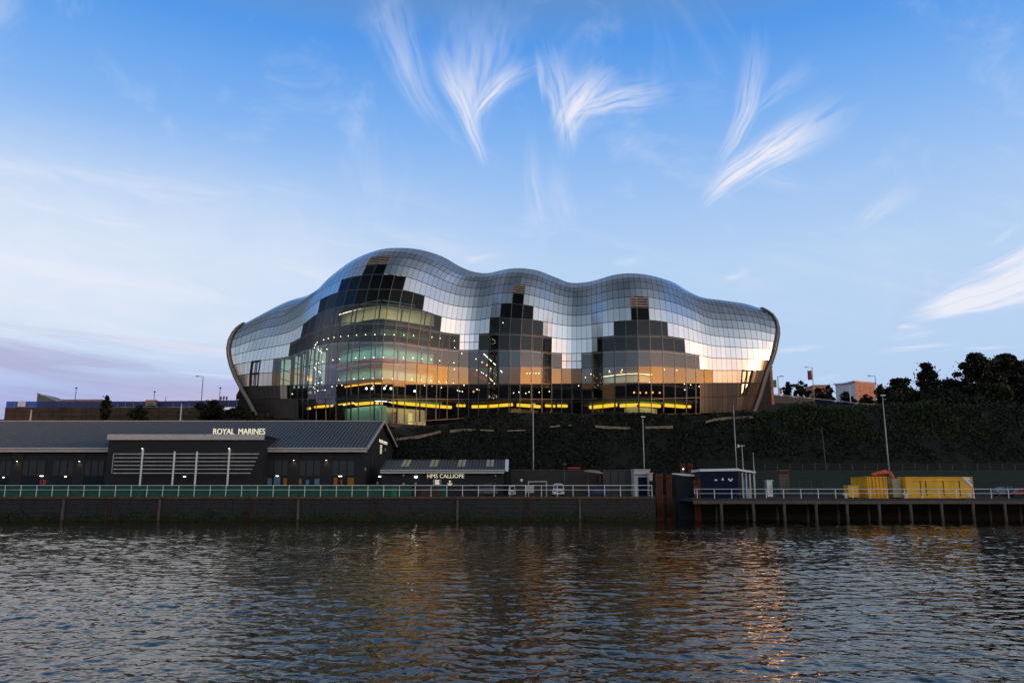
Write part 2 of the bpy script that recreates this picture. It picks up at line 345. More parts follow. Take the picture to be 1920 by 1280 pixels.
# ================================================================== SETTING
DECK = 3.3; JDECK = 3.05; QY = 112.0
def sstep(x, a, c):
    t = np.clip((x - a) / (c - a), 0, 1); return t * t * (3 - 2 * t)
def vnoise(x, y, s, seed=0):
    x = np.asarray(x, float) / s; y = np.asarray(y, float) / s
    xi = np.floor(x); yi = np.floor(y); fx = x - xi; fy = y - yi; fx = fx*fx*(3-2*fx); fy = fy*fy*(3-2*fy)
    h = lambda a, c: np.modf(np.abs(np.sin(a * 127.1 + c * 311.7 + seed * 74.7) * 43758.5453))[0]
    return (h(xi,yi)*(1-fx)+h(xi+1,yi)*fx)*(1-fy)+(h(xi,yi+1)*(1-fx)+h(xi+1,yi+1)*fx)*fy
def terr(x, y):
    x = np.asarray(x, float); y = np.asarray(y, float)
    z = 3.3 + (13.4 + 2.6 * sstep(x, -16, -4) - 1.1 * sstep(x, 46, 54)) * sstep(y, 139, 157.5)
    z = z + 2.4 * sstep(x, 50, 58) * sstep(y, 146, 160)
    z = z + 5.2 * sstep(y, 178, 200) * (1 - sstep(x, -62, -58) * sstep(-x, -56, -50) * (1 - sstep(y, 196, 206)))
    z = z + .9 * (vnoise(x, y, 4.5, 1) - .5) * sstep(y, 141, 150) + .35 * (vnoise(x, y, 1.6, 2) - .5) * sstep(y, 141, 150)
    return z
# water
wm = bpy.data.materials.new('river_water'); wm.use_nodes = True; n = NB(wm.node_tree); pr = wm.node_tree.nodes['Principled BSDF']
pr.inputs['Base Color'].default_value = (.012, .010, .008, 1); pr.inputs['Specular Tint'].default_value = (1.0, .87, .73, 1); pr.inputs['Roughness'].default_value = .02; pr.inputs['IOR'].default_value = 1.40
co = n.node('ShaderNodeNewGeometry').outputs['Position']
def wv(sx, sy, sc, det, dist=0.0, rough=.55):
    mp = n.node('ShaderNodeMapping'); n.put(mp.inputs[0], co); mp.inputs['Scale'].default_value = (sx, sy, 1); mp.inputs['Rotation'].default_value = (0, 0, R(7))
    return n.noise(mp.outputs[0], sc, det, rough, dist)
h = n.m('ADD', n.m('MULTIPLY', wv(.5, 1, 2.2, 2, .5), .02), n.m('MULTIPLY', wv(.7, 1.1, 6.0, 2, .4), .006))
bp = n.node('ShaderNodeBump'); bp.inputs['Strength'].default_value = 1; bp.inputs['Distance'].default_value = 1.0; n.put(bp.inputs['Height'], h)
wt_ = wm.node_tree; wt_.nodes.remove(pr)
dfw = n.node('ShaderNodeBsdfDiffuse'); dfw.inputs[0].default_value = (.008, .0075, .007, 1)
glw = n.node('ShaderNodeBsdfGlossy'); glw.inputs[0].default_value = (1.0, .90, .78, 1); glw.inputs['Roughness'].default_value = .015; wt_.links.new(bp.outputs[0], glw.inputs['Normal'])
frw = n.node('ShaderNodeFresnel'); frw.inputs[0].default_value = 1.42; wt_.links.new(bp.outputs[0], frw.inputs['Normal'])
mxw = n.node('ShaderNodeMixShader'); wt_.links.new(frw.outputs[0], mxw.inputs[0]); wt_.links.new(dfw.outputs[0], mxw.inputs[1]); wt_.links.new(glw.outputs[0], mxw.inputs[2])
wt_.links.new(mxw.outputs[0], wt_.nodes['Material Output'].inputs[0])
wy = np.concatenate([np.linspace(8, 14, 20)[:-1], 14 * (112.0 / 14) ** np.linspace(0, 1, 760), [118.0]])
wxn = np.linspace(-.74, .74, 620)
WX, WY = wxn[None, :] * (wy[:, None] + 2), np.repeat(wy[:, None], len(wxn), 1)
WZ = np.zeros_like(WX); wr = np.random.default_rng(3)
env = .45 + .7 * vnoise(WX * .5, WY, 9.0, 21) + .5 * vnoise(WX * .6, WY, 2.2, 22)
for k_ in range(64):
    lam = .16 * (1.9 / .16) ** wr.random(); th = R(86) + wr.normal() * R(40); kk = 2 * math.pi / lam
    sl_ = .0135 if lam > .6 else .020
    ph_ = kk * (WX * math.cos(th) + WY * math.sin(th)) + wr.random() * 6.283
    WZ += sl_ / kk * (np.sin(ph_) + .30 * np.sin(2 * ph_ + 1.2)) * (np.clip(lam / (wy[:, None] * .009), .4, 1) if lam < 1.2 else 1)
WZ *= env * np.clip((116 - WY) / 3, 0, 1)
Vw = np.stack([WX, WY, WZ], -1).reshape(-1, 3); nw = len(wxn); Iw = np.arange((len(wy) - 1) * nw).reshape(len(wy) - 1, nw)[:, :-1].ravel()
wo = soup('river_water', Vw, np.stack([Iw, Iw + 1, Iw + nw + 1, Iw + nw], -1), [wm]); wo.data.polygons.foreach_set('use_smooth', [True] * len(wo.data.polygons)); tag(wo, 'dark rippled river in the foreground', 'river', kind='structure')
wb = MB().add([(-900, -3.5, -.16), (900, -3.5, -.16), (900, 122, -.16), (-900, 122, -.16)], [(0, 1, 2, 3)]).build('outer_river_water', wm); tag(wb, 'outer river water', 'river', kind='structure')
# near bank behind the viewpoint
nb_ = MB().box(-900, 900, -1500, -3.5, -1, 2.0).build('near_bank_ground', M['concrete']); tag(nb_, kind='structure')
# terrain on the far bank
xs = np.concatenate([np.linspace(-900, -160, 20), np.arange(-156, 190, 1.5), np.linspace(195, 900, 20)]); ys = np.concatenate([np.arange(128, 215, 1.2), np.linspace(217, 1500, 24)])
GX, GY = np.meshgrid(xs, ys); GZ = terr(GX, GY); nx, ny = len(xs), len(ys)
GZ[0, :] = DECK - .05
V = np.stack([GX, GY, GZ], -1).reshape(-1, 3); I = np.arange((ny - 1) * nx).reshape(ny - 1, nx)[:, :-1].ravel()
F = np.stack([I, I + 1, I + nx + 1, I + nx], -1)
hill = soup('hillside', V, F, [M['soil']]); tag(hill, 'dark steep hillside behind the quay', 'hill', kind='structure')
# quay deck, quay wall
uL = lambda u, Y: at(u, 640, Y).x
XG0, XG1 = at(1228, 930, QY).x, at(1300, 930, QY).x
deck = MB(); deck.box(-900, XG0, QY + .02, 129, -1, DECK - .004); deck.box(XG0, 900, QY + 9, 129, -1, DECK - .05); tag(deck.build('quay_deck', M['concrete']), kind='structure')
# left quay wall: courses of stone blocks and a rust-stained coping
qw = MB()
x = -92.0
row_h = .62
for r in range(5):
    x = -92.0 - (r % 2) * .8
    while x < XG0:
        w = random.uniform(1.2, 2.2); x2 = min(x + w, XG0)
        p = random.uniform(0, .06)
        qw.box(x + .02, x2 - .02, QY - .12 - p, QY + .3, DECK - .38 - (r + 1) * row_h + .02, DECK - .38 - r * row_h - .02); x += w
wallth = thing('quay_wall', (0, QY, 0), 'dark wet masonry quay wall rising from the river below the white railing', 'quay wall')
tag(qw.build('block', M['stone'], wallth), kind='stuff')
MB().box(-92, XG0, QY - .02, QY + .3, -1, DECK - .30).build('backing', M['joint'], wallth)
x = -92.0
while x < XG0 - .2:
    w = random.uniform(2.2, 3.4); x2 = min(x + w, XG0)
    MB().box(x + .015, x2 - .015, QY - .30 - random.uniform(0, .05), QY + .5, DECK - .33, DECK + random.uniform(-.02, .03)).build('coping_stone', M['coping'], wallth); x += w
MB().box(XG0 - .3, XG0, QY + .3, QY + 9, -1, DECK - .01).build('return_wall', M['stone'], wallth)
for u in (858, 1087, 560, 300, 120):                      # timber rubbing strips
    q = at(u, 930, QY - .4); MB().box(q.x - .14, q.x + .14, QY - .42, QY - .13, .1, DECK - .4).build('fender', M['timber'], wallth)
for i, u in enumerate((205, 470, 700, 990)):
    q = at(u, 930, QY - .3); ld = thing('wall_ladder', (q.x, QY - .35, .2), ('rusty ladder down the quay wall below the far left railing', 'rusty ladder down the quay wall below the right end of the white rails', 'rusty ladder down the quay wall below the gable', 'rusty ladder down the quay wall near the trailer')[i], 'ladder', 'ladders on the quay wall')
    for dx in (-.22, .22): MB().tube([(q.x + dx, QY - .34, .1), (q.x + dx, QY - .34, DECK + .1)], .035, 5).build('stile', M['rust'], ld)
    for k in range(9): MB().tube([(q.x - .22, QY - .34, .35 + k * .33), (q.x + .22, QY - .34, .35 + k * .33)], .025, 5).build('rung', M['rust'], ld)
wd_ = np.random.default_rng(31); N_ = 9000; wx_ = wd_.uniform(-80, XG0, N_); wz_ = np.abs(wd_.normal(size=N_)) * .42 * (.4 + vnoise(wx_, wx_ * 0, 2.2, 4) * 1.3)
av = wd_.normal(size=(N_, 3)); av /= np.linalg.norm(av, axis=1)[:, None]; cv = np.cross(av, [0, 1, 0]); Pq = np.stack([wx_, QY - .22 - wd_.uniform(0, .1, N_), wz_], 1); s1_ = .13
Vq = np.stack([Pq - av * s1_, Pq + cv * s1_ * .6, Pq + av * s1_, Pq - cv * s1_ * .6], 1).reshape(-1, 3)
tag(soup('tide_weed', Vq, np.arange(N_ * 4).reshape(-1, 4), [M['leaf2']]), 'dark weed hanging along the tide line of the quay wall', kind='stuff')
# ------------------------------------------------------------------ the jetty on the right
jt = thing('jetty', (at(1600, 930, QY).x, QY, 0), 'timber piled jetty deck carrying the yellow containers on the right', 'jetty')
XJ1 = 92.0
x = XG1 - .2
pl_me = None
while x < XJ1:
    MB().box(x + .01, x + 1.48, QY - .15, QY + 9.1, JDECK - .42, JDECK - .01 + random.uniform(-.01, .01)).build('deck_slab', M['concrete'], jt); x += 1.5
MB().box(XG1 - .1, XJ1, QY - .32, QY - .16, JDECK - .75, JDECK - .32).build('fender_beam', M['timber'], jt)
MB().box(XG1 + .2, XJ1, QY + 8.6, QY + 8.9, -1, JDECK - .45).build('back_wall', M['stone'], jt)
pile0 = None
for i in range(13):
    u = 1352 + 58.9 * i; q = at(u, 945, QY); lean = random.uniform(-.08, .08)
    a = random.uniform(-.03, .03)
    MB().tube([(q.x, QY - .1, -1.0), (q.x + lean, QY - .12, 1.2), (q.x + a, QY - .1, JDECK - .43)], [.22, .20, .23], 8).build('pile', M['timber'], jt, True)
    MB().tube([(q.x + .3, QY + 4, -1.0), (q.x + .3, QY + 4, JDECK - .43)], .2, 6).build('pile', M['timber'], jt, True)
# ================================================================== THE GLASS AND STEEL CONCERT HALL
RN = ['0', 'A', 'B', 'C', 'D', 'E', 'F', 'G', 'H', 'I', 'J', 'K', 'S']
Rw = {
 '0': [(430,781),(560,786),(640,792),(740,795),(780,790),(830,786),(915,781),(1000,779),(1150,777),(1260,776),(1310,775),(1430,771)],
 'A': [(430,748),(1200,748),(1313,745),(1430,741)],
 'B': [(430,725),(456,725),(486,723.5),(511,723),(539,722),(593,721),(620,720.3),(900,720.3),(1060,719),(1200,718),(1430,717.8)],
 'C': [(437,706),(445,704),(470,700.6),(511,698),(540,695),(567,688.5),(600,683),(631,678.7),(672,678.7),(738,680),(783,681),(822,686),(839,687),(900,687.6),(955,686.3),(997,687.6),(1034,689),(1053,691),(1090,691),(1120,689),(1152,686.7),(1199,685.8),(1243,687),(1265,688),(1285.6,689.7),(1311,691.6),(1336,694),(1392,694.3),(1440,694.8)],
 'D': [(430,685),(437,684),(472,678),(513.5,672.7),(541,668),(560,660.5),(580,652.5),(614.7,642.7),(633.4,640.5),(674,639.4),(696,640),(741,640.3),(762.5,644),(784,647),(822.5,652.5),(841,655),(861,656),(897.5,655.8),(955,655.3),(997,656.3),(1016,659),(1034,661),(1053,662.3),(1090,662),(1120,659.5),(1152,657),(1197,656),(1240,656.7),(1264,659),(1284.7,661.6),(1311,666),(1335,670.5),(1352,671.6),(1400,672.5),(1434,674.6),(1450,676.5)],
 'E': [(425,669),(435,667),(461,659),(518.5,648.8),(544.7,643),(565,632),(577,624),(606,612),(621,608.4),(638,606),(660,604.7),(700,604),(741,606.5),(766,611),(787,613.8),(805.6,617),(825,622),(862,626.7),(899,626),(918,624.8),(956,625),(978,626),(997.5,628),(1018,629.7),(1034,632.3),(1054,635),(1090,635.6),(1120,632.6),(1152,629.5),(1197,628),(1217.5,628.7),(1252,630.3),(1263,632),(1284,635.2),(1301.6,640.5),(1324,645.8),(1342,649),(1360.6,650.4),(1384,651),(1432,653.8),(1455,657)],
 'F': [(425,657),(433,654),(444,648),(471.6,637.5),(504,630.5),(530,626),(545,621),(559,615),(570,606.6),(583,597),(595,588.7),(608,583),(625,577.5),(640,574),(657,571.5),(683,569.3),(710,569.4),(748,572),(770,576),(792.5,582),(828,593.4),(850.6,597.4),(863.7,599.5),(890,600.5),(905,599),(919,596),(937,594.6),(958,596.5),(980,598.2),(999,599.5),(1018,602.5),(1038,606.5),(1060,610.3),(1090,610.8),(1119,606.8),(1139,604),(1151,602.8),(1184,600.8),(1217.5,600.2),(1251,604),(1271.6,608.5),(1282,611.5),(1300,617.5),(1307,620.4),(1330.6,627.4),(1348,630.6),(1376.5,632.6),(1409,634.4),(1450,640.3)],
 'G': [(425,642),(435.5,639),(449,632),(471.6,623.4),(495,615),(514,610.8),(529.7,607.5),(545,602),(560.6,593),(580,577.5),(600.6,562),(617,554),(634,548),(653,544.4),(669,542.7),(690,542.3),(711,542.3),(734,542.6),(755,543.8),(775.6,548),(796,554.7),(815,561.8),(832,568),(850.6,572.5),(871,575.6),(894.7,576.2),(903.7,575),(923.4,571.6),(940,569.3),(960,569),(980.6,571.2),(1000,574.2),(1020,579.4),(1038.7,584.8),(1055,589),(1080,591),(1090,590.6),(1109.7,588),(1127.5,583.8),(1150,578.6),(1171.6,576.4),(1184,576),(1216,577),(1238.7,579.8),(1260,584.4),(1280,591),(1299.7,598.4),(1313.7,604.6),(1328.7,610.3),(1345.6,613.6),(1374,615.4),(1398,616.2),(1429,620.5),(1448.7,625),(1456,628)],
 'H': [(455,618),(465,613),(480,605.6),(501.6,598.8),(518.4,595),(536,590.5),(548,584),(560,575.5),(576,562),(600,546),(620,534),(641,524.7),(659.7,519.6),(679.4,516),(700,514.5),(720.6,514.4),(739.4,515.6),(761.6,519),(780.3,524.7),(800,532),(819.7,539.7),(836.6,546.6),(852.5,551.7),(871,555),(894.7,555.8),(905.6,554.8),(924.4,551.4),(942,549.2),(962,549),(982.5,551),(1002,554.7),(1021,560.2),(1038.7,566),(1055.6,571),(1074,573),(1090,572.8),(1110,569.8),(1127.5,565),(1149,559.8),(1170.6,557),(1183,556.3),(1215.6,556.9),(1236,560.3),(1257.5,565.8),(1277,572.2),(1297.8,581.2),(1311,588.4),(1327,595.2),(1342,598.9),(1373,600.2),(1403.5,603),(1424.6,606.7),(1442,611.6),(1457,618)],
 'I': [(662,503.5),(676,499.8),(689.7,496.8),(705.6,495),(727,494.8),(740,496),(758,498.6),(777.5,503.4),(798,510.6),(815,517.6),(824,521.6),(840,528.6),(850.6,533),(871,539),(894.7,540.8),(910,539.4),(926,536),(945,533.2),(965.6,532.8),(984,534.6),(1004,538),(1023,544),(1040.6,550),(1057.5,555.4),(1074,557),(1090,556.7),(1107,554.4),(1127.5,548.8),(1148,544.2),(1170.6,541.2),(1191,540.6),(1213.8,541.6),(1235,544.6),(1245,548),(1265,554.4),(1276,559),(1295,568.2),(1304,574),(1324,582.6),(1343,587),(1370,588.5),(1391,590),(1409,592.8),(1429.7,598),(1442,602.5),(1452,608)],
 'J': [(695.3,482.5),(712,481),(734.7,480.6),(757,482.6),(777.5,487),(794,492),(810,497.7),(824.4,504),(842,514),(852.5,519.4),(871,525),(894.7,527.2),(913,526.2),(930,522),(948,519.5),(968,518.6),(987,521.3),(1006,525.4),(1024,532),(1040.6,539.4),(1058.4,545),(1078,546.8),(1101,545),(1118,539.8),(1138,534),(1158,530),(1178,527.6),(1200.6,527.8),(1221,530.4),(1239.7,536),(1261,541.6),(1272.5,546),(1291,555),(1302.5,561),(1320,567.6),(1342,573.2),(1380,577.2)],
 'K': [(741,472.2),(768,474.5),(782,477.8),(800,484),(811,489),(819.7,493),(838.4,503.6),(852.5,511),(871,517.4),(894.7,519.6),(918,518.6),(933,515.3),(950.6,512),(970,510.8),(989,513),(1008,516.9),(1025.6,524.8),(1043.4,531.8),(1059.4,537.3),(1082.5,539),(1101,537.6),(1118,532.6),(1139.7,526.6),(1158,522.2),(1178,520.2),(1200.6,520.6),(1219,522.8),(1240,527.4),(1262,533.6)],
}
Vl = [  # n half panels to the next line, traced (u, v) from bottom to crest
 (6, None),
 (5, [(497,781),(475,748),(468,725),(469,701),(472,678),(478,655),(485.6,635),(491,616),(501.6,600),(512,588),(523,577.5),(533,567.5)]),
 (4, [(525,785),(513,748),(510,723),(511,698),(513.5,673),(517,650),(522,628),(529,609),(537,591),(547,577),(559,565),(570,556)]),
 (3, [(541,786),(538.5,748),(538,722),(539,695),(541,668),(544.7,643),(549.5,621.6),(556,603),(564,585),(573,568),(584,550)]),
 (4, [(559,786),(558,748),(557,721),(557.8,690),(560,660.5),(564,631),(569.5,606),(577,580),(586,561),(597,541)]),
 (4, [(577,788),(577,748),(578,721),(580.5,682),(585,648),(590,615),(595.5,588.7),(601,562),(608,541),(617,520.5)]),
 (4, [(610.5,790),(610.5,748),(611,720),(612,679),(616,641),(620.5,607),(626,577),(633.4,548),(641,524.7),(651,505),(661,488)]),
 (4, [(650,793),(650,748),(650,720),(651,679),(653.5,640),(657.5,604.8),(663,571.5),(670,543),(679,516),(688,497),(696.5,482.3),(703,475),(706,469.6)]),
 (4, [(694,794),(694,748),(694,720),(695,679),(697,640),(701.5,604),(706.6,569.5),(711.5,542.3),(718.8,514.5),(726.5,494.9),(734.7,480.6),(740,472.4),(744,464.7)]),
 (4, [(737,795),(737.2,748),(737.5,720),(738,680),(740,641),(743.5,606.8),(748.5,572),(755,543.6),(761.5,519),(768,500.5),(775.5,486.5),(781,477.6),(787,468)]),
 (4, [(780,790),(780.5,748),(781,720),(782.5,681),(784,647),(788,614),(792.4,582),(796,554.7),(800.5,532),(806.5,514.2),(814.5,499.6),(821,493.5),(829,480.8)]),
 (4, [(817,787),(818,748),(819,720),(820.8,686),(822.5,652.5),(825.2,622),(828,593.4),(831.5,568),(835.4,546.2),(840,528.5),(848,517),(854.6,511.8),(862,499.4)]),
 (4, [(859,784),(859.5,748),(860,720),(860,687.5),(861,656),(862,626.7),(864.5,599.6),(868.3,575.3),(871.5,555),(874.5,539.4),(879,526),(883.5,518.8),(890,509.8)]),
 (2, [(897,781),(897,748),(897,720),(897,687.6),(897.5,655.8),(898.6,626),(901,599.6),(904,575),(907,554.6),(910,539.4),(913.4,526.2),(916,518.8),(920,511.4)]),
 (2, [(914,781),(914,748),(914,720),(915,687.4),(916,655.6),(917.6,624.8),(919,596),(923.3,571.6),(925,551.4),(928,535.6),(931,521.8),(933.6,515.2),(938,506.9)]),
 (2, [(935,780),(935,748),(935,720),(935,686.8),(935.4,655.5),(936.2,624.8),(937.5,594.6),(940,569.3),(942,549.2),(945,533.2),(948.6,519.5),(951.5,511.9),(956,503.6)]),
 (2, [(954,780),(954,748),(954,720),(955,686.3),(955,655.3),(956,625),(958,596.5),(960,569),(962,549),(965.3,532.8),(968,518.6),(971,510.8),(975,502.7)]),
 (2, [(975,779),(975,748),(975,720),(975.5,687),(975.8,655.8),(977,626),(978.9,598.2),(981,571.2),(982.6,551),(985,534.8),(987.3,521.3),(989.2,513),(993,504.2)]),
 (2, [(996,779),(996,748),(996,720),(996.5,687.6),(996.7,656.3),(997.5,628),(999,599.5),(1000,574.2),(1002,554.7),(1004.5,538),(1007,525.6),(1009,517.3),(1012.5,508.3)]),
 (2, [(1016,779),(1016,748),(1016,720),(1016,688.2),(1016.3,659),(1017.7,629.7),(1018.4,602.5),(1020,579.4),(1021.4,560.3),(1022.8,544),(1024.6,532),(1026,525),(1030,515.4)]),
 (2, [(1034,779),(1034,748),(1034,720),(1034,689),(1034,661),(1034.6,632.3),(1035.6,606),(1037,584.3),(1038.4,566),(1039.8,549.8),(1041.2,539.4),(1043.2,531.8),(1048,522.4)]),
 (4, [(1053,778),(1053,748),(1053,720),(1052.8,691),(1053,662.3),(1053.8,635),(1054.3,609.5),(1055,589),(1056,571),(1057.2,555.4),(1058.4,545),(1059.6,537.4),(1062,528.3)]),
 (3, [(1091,777),(1091,748),(1091,720),(1090.7,691),(1090.5,662),(1090,635.6),(1090,610.8),(1090,590.6),(1091,572.8),(1091.6,556.7),(1092,546),(1092.4,538.6),(1093,529.8)]),
 (3, [(1120,777),(1120,748),(1120,720),(1120,689),(1120,659.5),(1120,632.6),(1119,606.8),(1118.7,586.3),(1118.6,567.4),(1118.3,551.5),(1118,539.8),(1118,532.6),(1118,525)]),
 (3, [(1152,777),(1152,748),(1152,719),(1152,686.7),(1152,657),(1151.3,629.5),(1151,602.8),(1150,578.6),(1148.8,559.8),(1148.2,544.2),(1147.8,532),(1147.6,524.7),(1147.5,516.1)]),
 (3, [(1185,777),(1185,748),(1185,719),(1185,686),(1185,656.3),(1184.6,628.2),(1184,600.8),(1183,576),(1182.2,556.3),(1180.5,540.8),(1179,527.6),(1178,520.2),(1177,512.3)]),
 (3, [(1221.5,777),(1221.5,748),(1221,718.5),(1220,686.3),(1219.4,656.4),(1218.6,628.7),(1217.5,600.2),(1216,577),(1215,556.9),(1213.2,541.6),(1211.4,529.2),(1210,521.8),(1208.6,514.3)]),
 (3, [(1255,776),(1255,747),(1254.6,718),(1254,687.5),(1253.5,657.8),(1252.3,630.3),(1251,604),(1249,581.9),(1247,562.9),(1244.8,548),(1242.5,536.8),(1240.6,527.6),(1238.8,521.2)]),
 (3, [(1287,776),(1287,746),(1287,718),(1286,689.7),(1284.7,661.6),(1282.8,635),(1281.4,611.4),(1279.5,591),(1277,572.2),(1272,557.2),(1269,544.6),(1266.5,536.5),(1264,530)]),
 (3, [(1313,775),(1313,745),(1313,718),(1312,691.7),(1311,666),(1309.5,642.4),(1306.8,620.4),(1305.5,601),(1302.8,584.2),(1298,569.8),(1293.5,556.5),(1291,550),(1288,544.6)]),
 (5, [(1336,774),(1336,744),(1336,718),(1336,694),(1335,670.5),(1334,647.8),(1331.6,627.6),(1329,610.3),(1327,595.2),(1322.5,582),(1319,567.4),(1316,561.5),(1312,556)]),
 (4, [(1380,772),(1382,743),(1382,718),(1382,694.3),(1380.5,672),(1378.8,651),(1376.5,632.6),(1374,615.4),(1371,600.1),(1367.6,588.3),(1363,575.8),(1359.5,569),(1355,563)]),
 (4, [(1396,771.5),(1404,742),(1413,718),(1420,694.6),(1422.6,673.8),(1422,653.2),(1420,635.6),(1417.3,618.6),(1414.4,604.6),(1410,592.9),(1405,584),(1401,577.5),(1396,569.2)]),
 (0, None)]
E0 = [(487,781),(469,747),(455.5,724.5),(444.6,704),(437,684),(433,667),(432,653),(435,638),(440,626),(445,618),(450,612.5),(454,609.5),(457,607)]
E1 = [(1410,771),(1421,741),(1428,717.8),(1435,694.8),(1443,675.8),(1449.5,656),(1452.5,640.5),(1455,627),(1456,616),(1454,603),(1448,592),(1440,585),(1428,578.6)]
def interp(pts, x):
    xs_ = [p[0] for p in pts]; return float(np.interp(x, xs_, [p[1] for p in pts]))
ctrl = []
for (nh, L) in Vl:
    if L is None: ctrl.append(E0 if not ctrl else E1); continue
    vv = [p[1] for p in L][::-1]; uu = [p[0] for p in L][::-1]; crest = L[-1]
    col = []
    for r in RN[:-1]:
        P_ = Rw[r]; u = L[0][0]; ok = True
        v = interp(P_, u)
        for _ in range(12):
            u = float(np.interp(v, vv, uu)); v = interp(P_, u)
        if u < P_[0][0] or u > P_[-1][0] or v <= crest[1] + 1.0: ok = False
        col.append((u, v) if ok else None)
    col.append(crest)
    k0 = max(i for i in range(len(col) - 1) if col[i])        # fill rows near the crest
    wts = [2.4, 2.0, 1.6, 1.25, 1.0][-(len(col) - 1 - k0):]
    tot = sum(wts); acc = 0
    for i in range(k0 + 1, len(col) - 1):
        acc += wts[i - k0 - 1]; v = col[k0][1] + (crest[1] - col[k0][1]) * acc / tot; col[i] = (float(np.interp(v, vv, uu)), v)
    ctrl.append(col)
ctrl = np.array(ctrl)                                           # columns x rows x 2
idx = np.concatenate([[0], np.cumsum([q[0] for q in Vl[:-1]])]); NH = int(idx[-1])
def pchip(x, y, xi):
    x = np.asarray(x, float); y = np.asarray(y, float); h_ = np.diff(x); d = np.diff(y) / h_
    m_ = np.zeros_like(y); m_[0] = d[0]; m_[-1] = d[-1]
    for i in range(1, len(x) - 1):
        m_[i] = (h_[i] * d[i-1] + h_[i-1] * d[i]) / (h_[i] + h_[i-1])
    k = np.clip(np.searchsorted(x, xi) - 1, 0, len(x) - 2); t = (xi - x[k]) / h_[k]
    return (2*t**3-3*t**2+1)*y[k] + (t**3-2*t**2+t)*h_[k]*m_[k] + (-2*t**3+3*t**2)*y[k+1] + (t**3-t**2)*h_[k]*m_[k+1]
cols = np.arange(NH + 1)
UV = np.zeros((NH + 1, 13, 2))
for r in range(13):
    for c in range(2): UV[:, r, c] = pchip(idx, ctrl[:, r, c], cols)
Dp = [(425,179.5),(450,178),(475,176),(500,174.6),(530,174),(560,173.2),(590,169.6),(620,164.8),(650,161),(685,158.6),(715,158.2),(750,160),(800,164.2),(850,168.2),(885,169.8),(910,168.8),(940,166.4),(968,165.4),(1000,167),(1040,170.3),(1072,171.4),(1100,170),(1140,166),(1180,163.7),(1205,163.4),(1240,165.2),(1280,168.8),(1320,172),(1360,173.4),(1400,174.6),(1430,177.5),(1460,181)]
def D(u): return pchip([p[0] for p in Dp], [p[1] for p in Dp], np.atleast_1d(np.asarray(u, float)))
TILT = [-4.2, -3.7, -1.35, .9, 3.2, 7.0, 12.0, 18.0, 25.5, 35.0, 46.0, 60.0]
G = np.zeros((NH + 1, 13, 3))
for c in range(NH + 1):
    y = float(D(UV[c, 2, 0])[0])
    ylist = [0] * 13; ylist[2] = y
    s = [slope(v) for v in UV[c, :, 1]]
    def step(k_from, k_to, T):
        yk = ylist[k_from]; zk = s[k_from] * yk
        ylist[k_to] = (yk - T * zk) / (1 - T * s[k_to])
    for k in (1, 0): step(k + 1, k, math.tan(R(TILT[k])))
    for k in range(2, 12): step(k, k + 1, math.tan(R(TILT[k])))
    for k in range(13):
        q = at(UV[c, k, 0], UV[c, k, 1], ylist[k]); G[c, k] = q
def gp(ci, r): return Vector(G[ci, r])
SAGE = thing('concert_hall', (0, 170, 18.5), 'huge curved steel and glass concert hall with three domed humps on the hillside', 'concert hall')
# spans of glass per row, in half-panel columns (from the stepped edges in the photo)
C = lambda k, o=0: int(idx[k] + o)
glass_rows = {0: [(C(4), C(29))], 1: [(C(3), C(29))], 2: [(C(2), C(30))], 3: [(C(2), C(21)), (C(22), C(29))], 4: [(C(3), C(12)), (C(13), C(20)), (C(23), C(28))],
              5: [(C(4), C(11)), (C(14), C(19)), (C(24), C(27))], 6: [(C(5), C(10)), (C(15), C(18)), (C(25), C(26))], 7: [(C(6), C(9)), (C(16), C(17))], 8: [(C(7), C(8))]}
louvres = {(9, C(7), C(8)), (8, C(16), C(17)), (7, C(25), C(26))}
windows = {(2, C(1), C(1, 2)), (3, C(1), C(1, 2)), (1, C(31, 1), C(31, 3)), (2, C(31, 1), C(31, 3))}
def quad(c0, c1, r, f0=0.0, f1=1.0):
    a = [gp(c0, r), gp(c1, r), gp(c1, r + 1), gp(c0, r + 1)]
    return [a[0].lerp(a[3], f0), a[1].lerp(a[2], f0), a[1].lerp(a[2], f1), a[0].lerp(a[3], f1)]
def flat_panel(q, gap, th, jit=0.0, push=0.0):
    c = sum(q, Vector()) / 4; n_ = ((q[1] - q[0] + q[2] - q[3]).cross(q[3] - q[0] + q[2] - q[1])).normalized()
    if n_.y > 0 and abs(n_.z) < .9: pass
    ex = (q[1] - q[0] + q[2] - q[3]).normalized(); ez = n_.cross(ex)
    if jit: n_ = (n_ + ex * random.gauss(0, jit) + ez * random.gauss(0, jit)).normalized()
    pts = []
    for p in q:
        d = p - c; d = d - n_ * d.dot(n_)
        ln = d.length; d = d * max(.2, (ln - gap * 1.3) / ln) if ln > 0 else d
        pts.append(c + d + n_ * push)
    b_ = [p - n_ * th for p in pts]
    return pts + b_, [(0, 1, 2, 3), (0, 4, 5, 1), (1, 5, 6, 2), (2, 6, 7, 3), (3, 7, 4, 0)]
glassy = np.zeros((12, NH), int)                                # 1 glass, 2 louvre, 3 window, 0 steel
for r, spans in glass_rows.items():
    for a, c in spans: glassy[r, a:c] = 1
for r, a, c in louvres: glassy[r, a:c] = 2
for r, a, c in windows: glassy[r, a:c] = 3
steel_cells = []
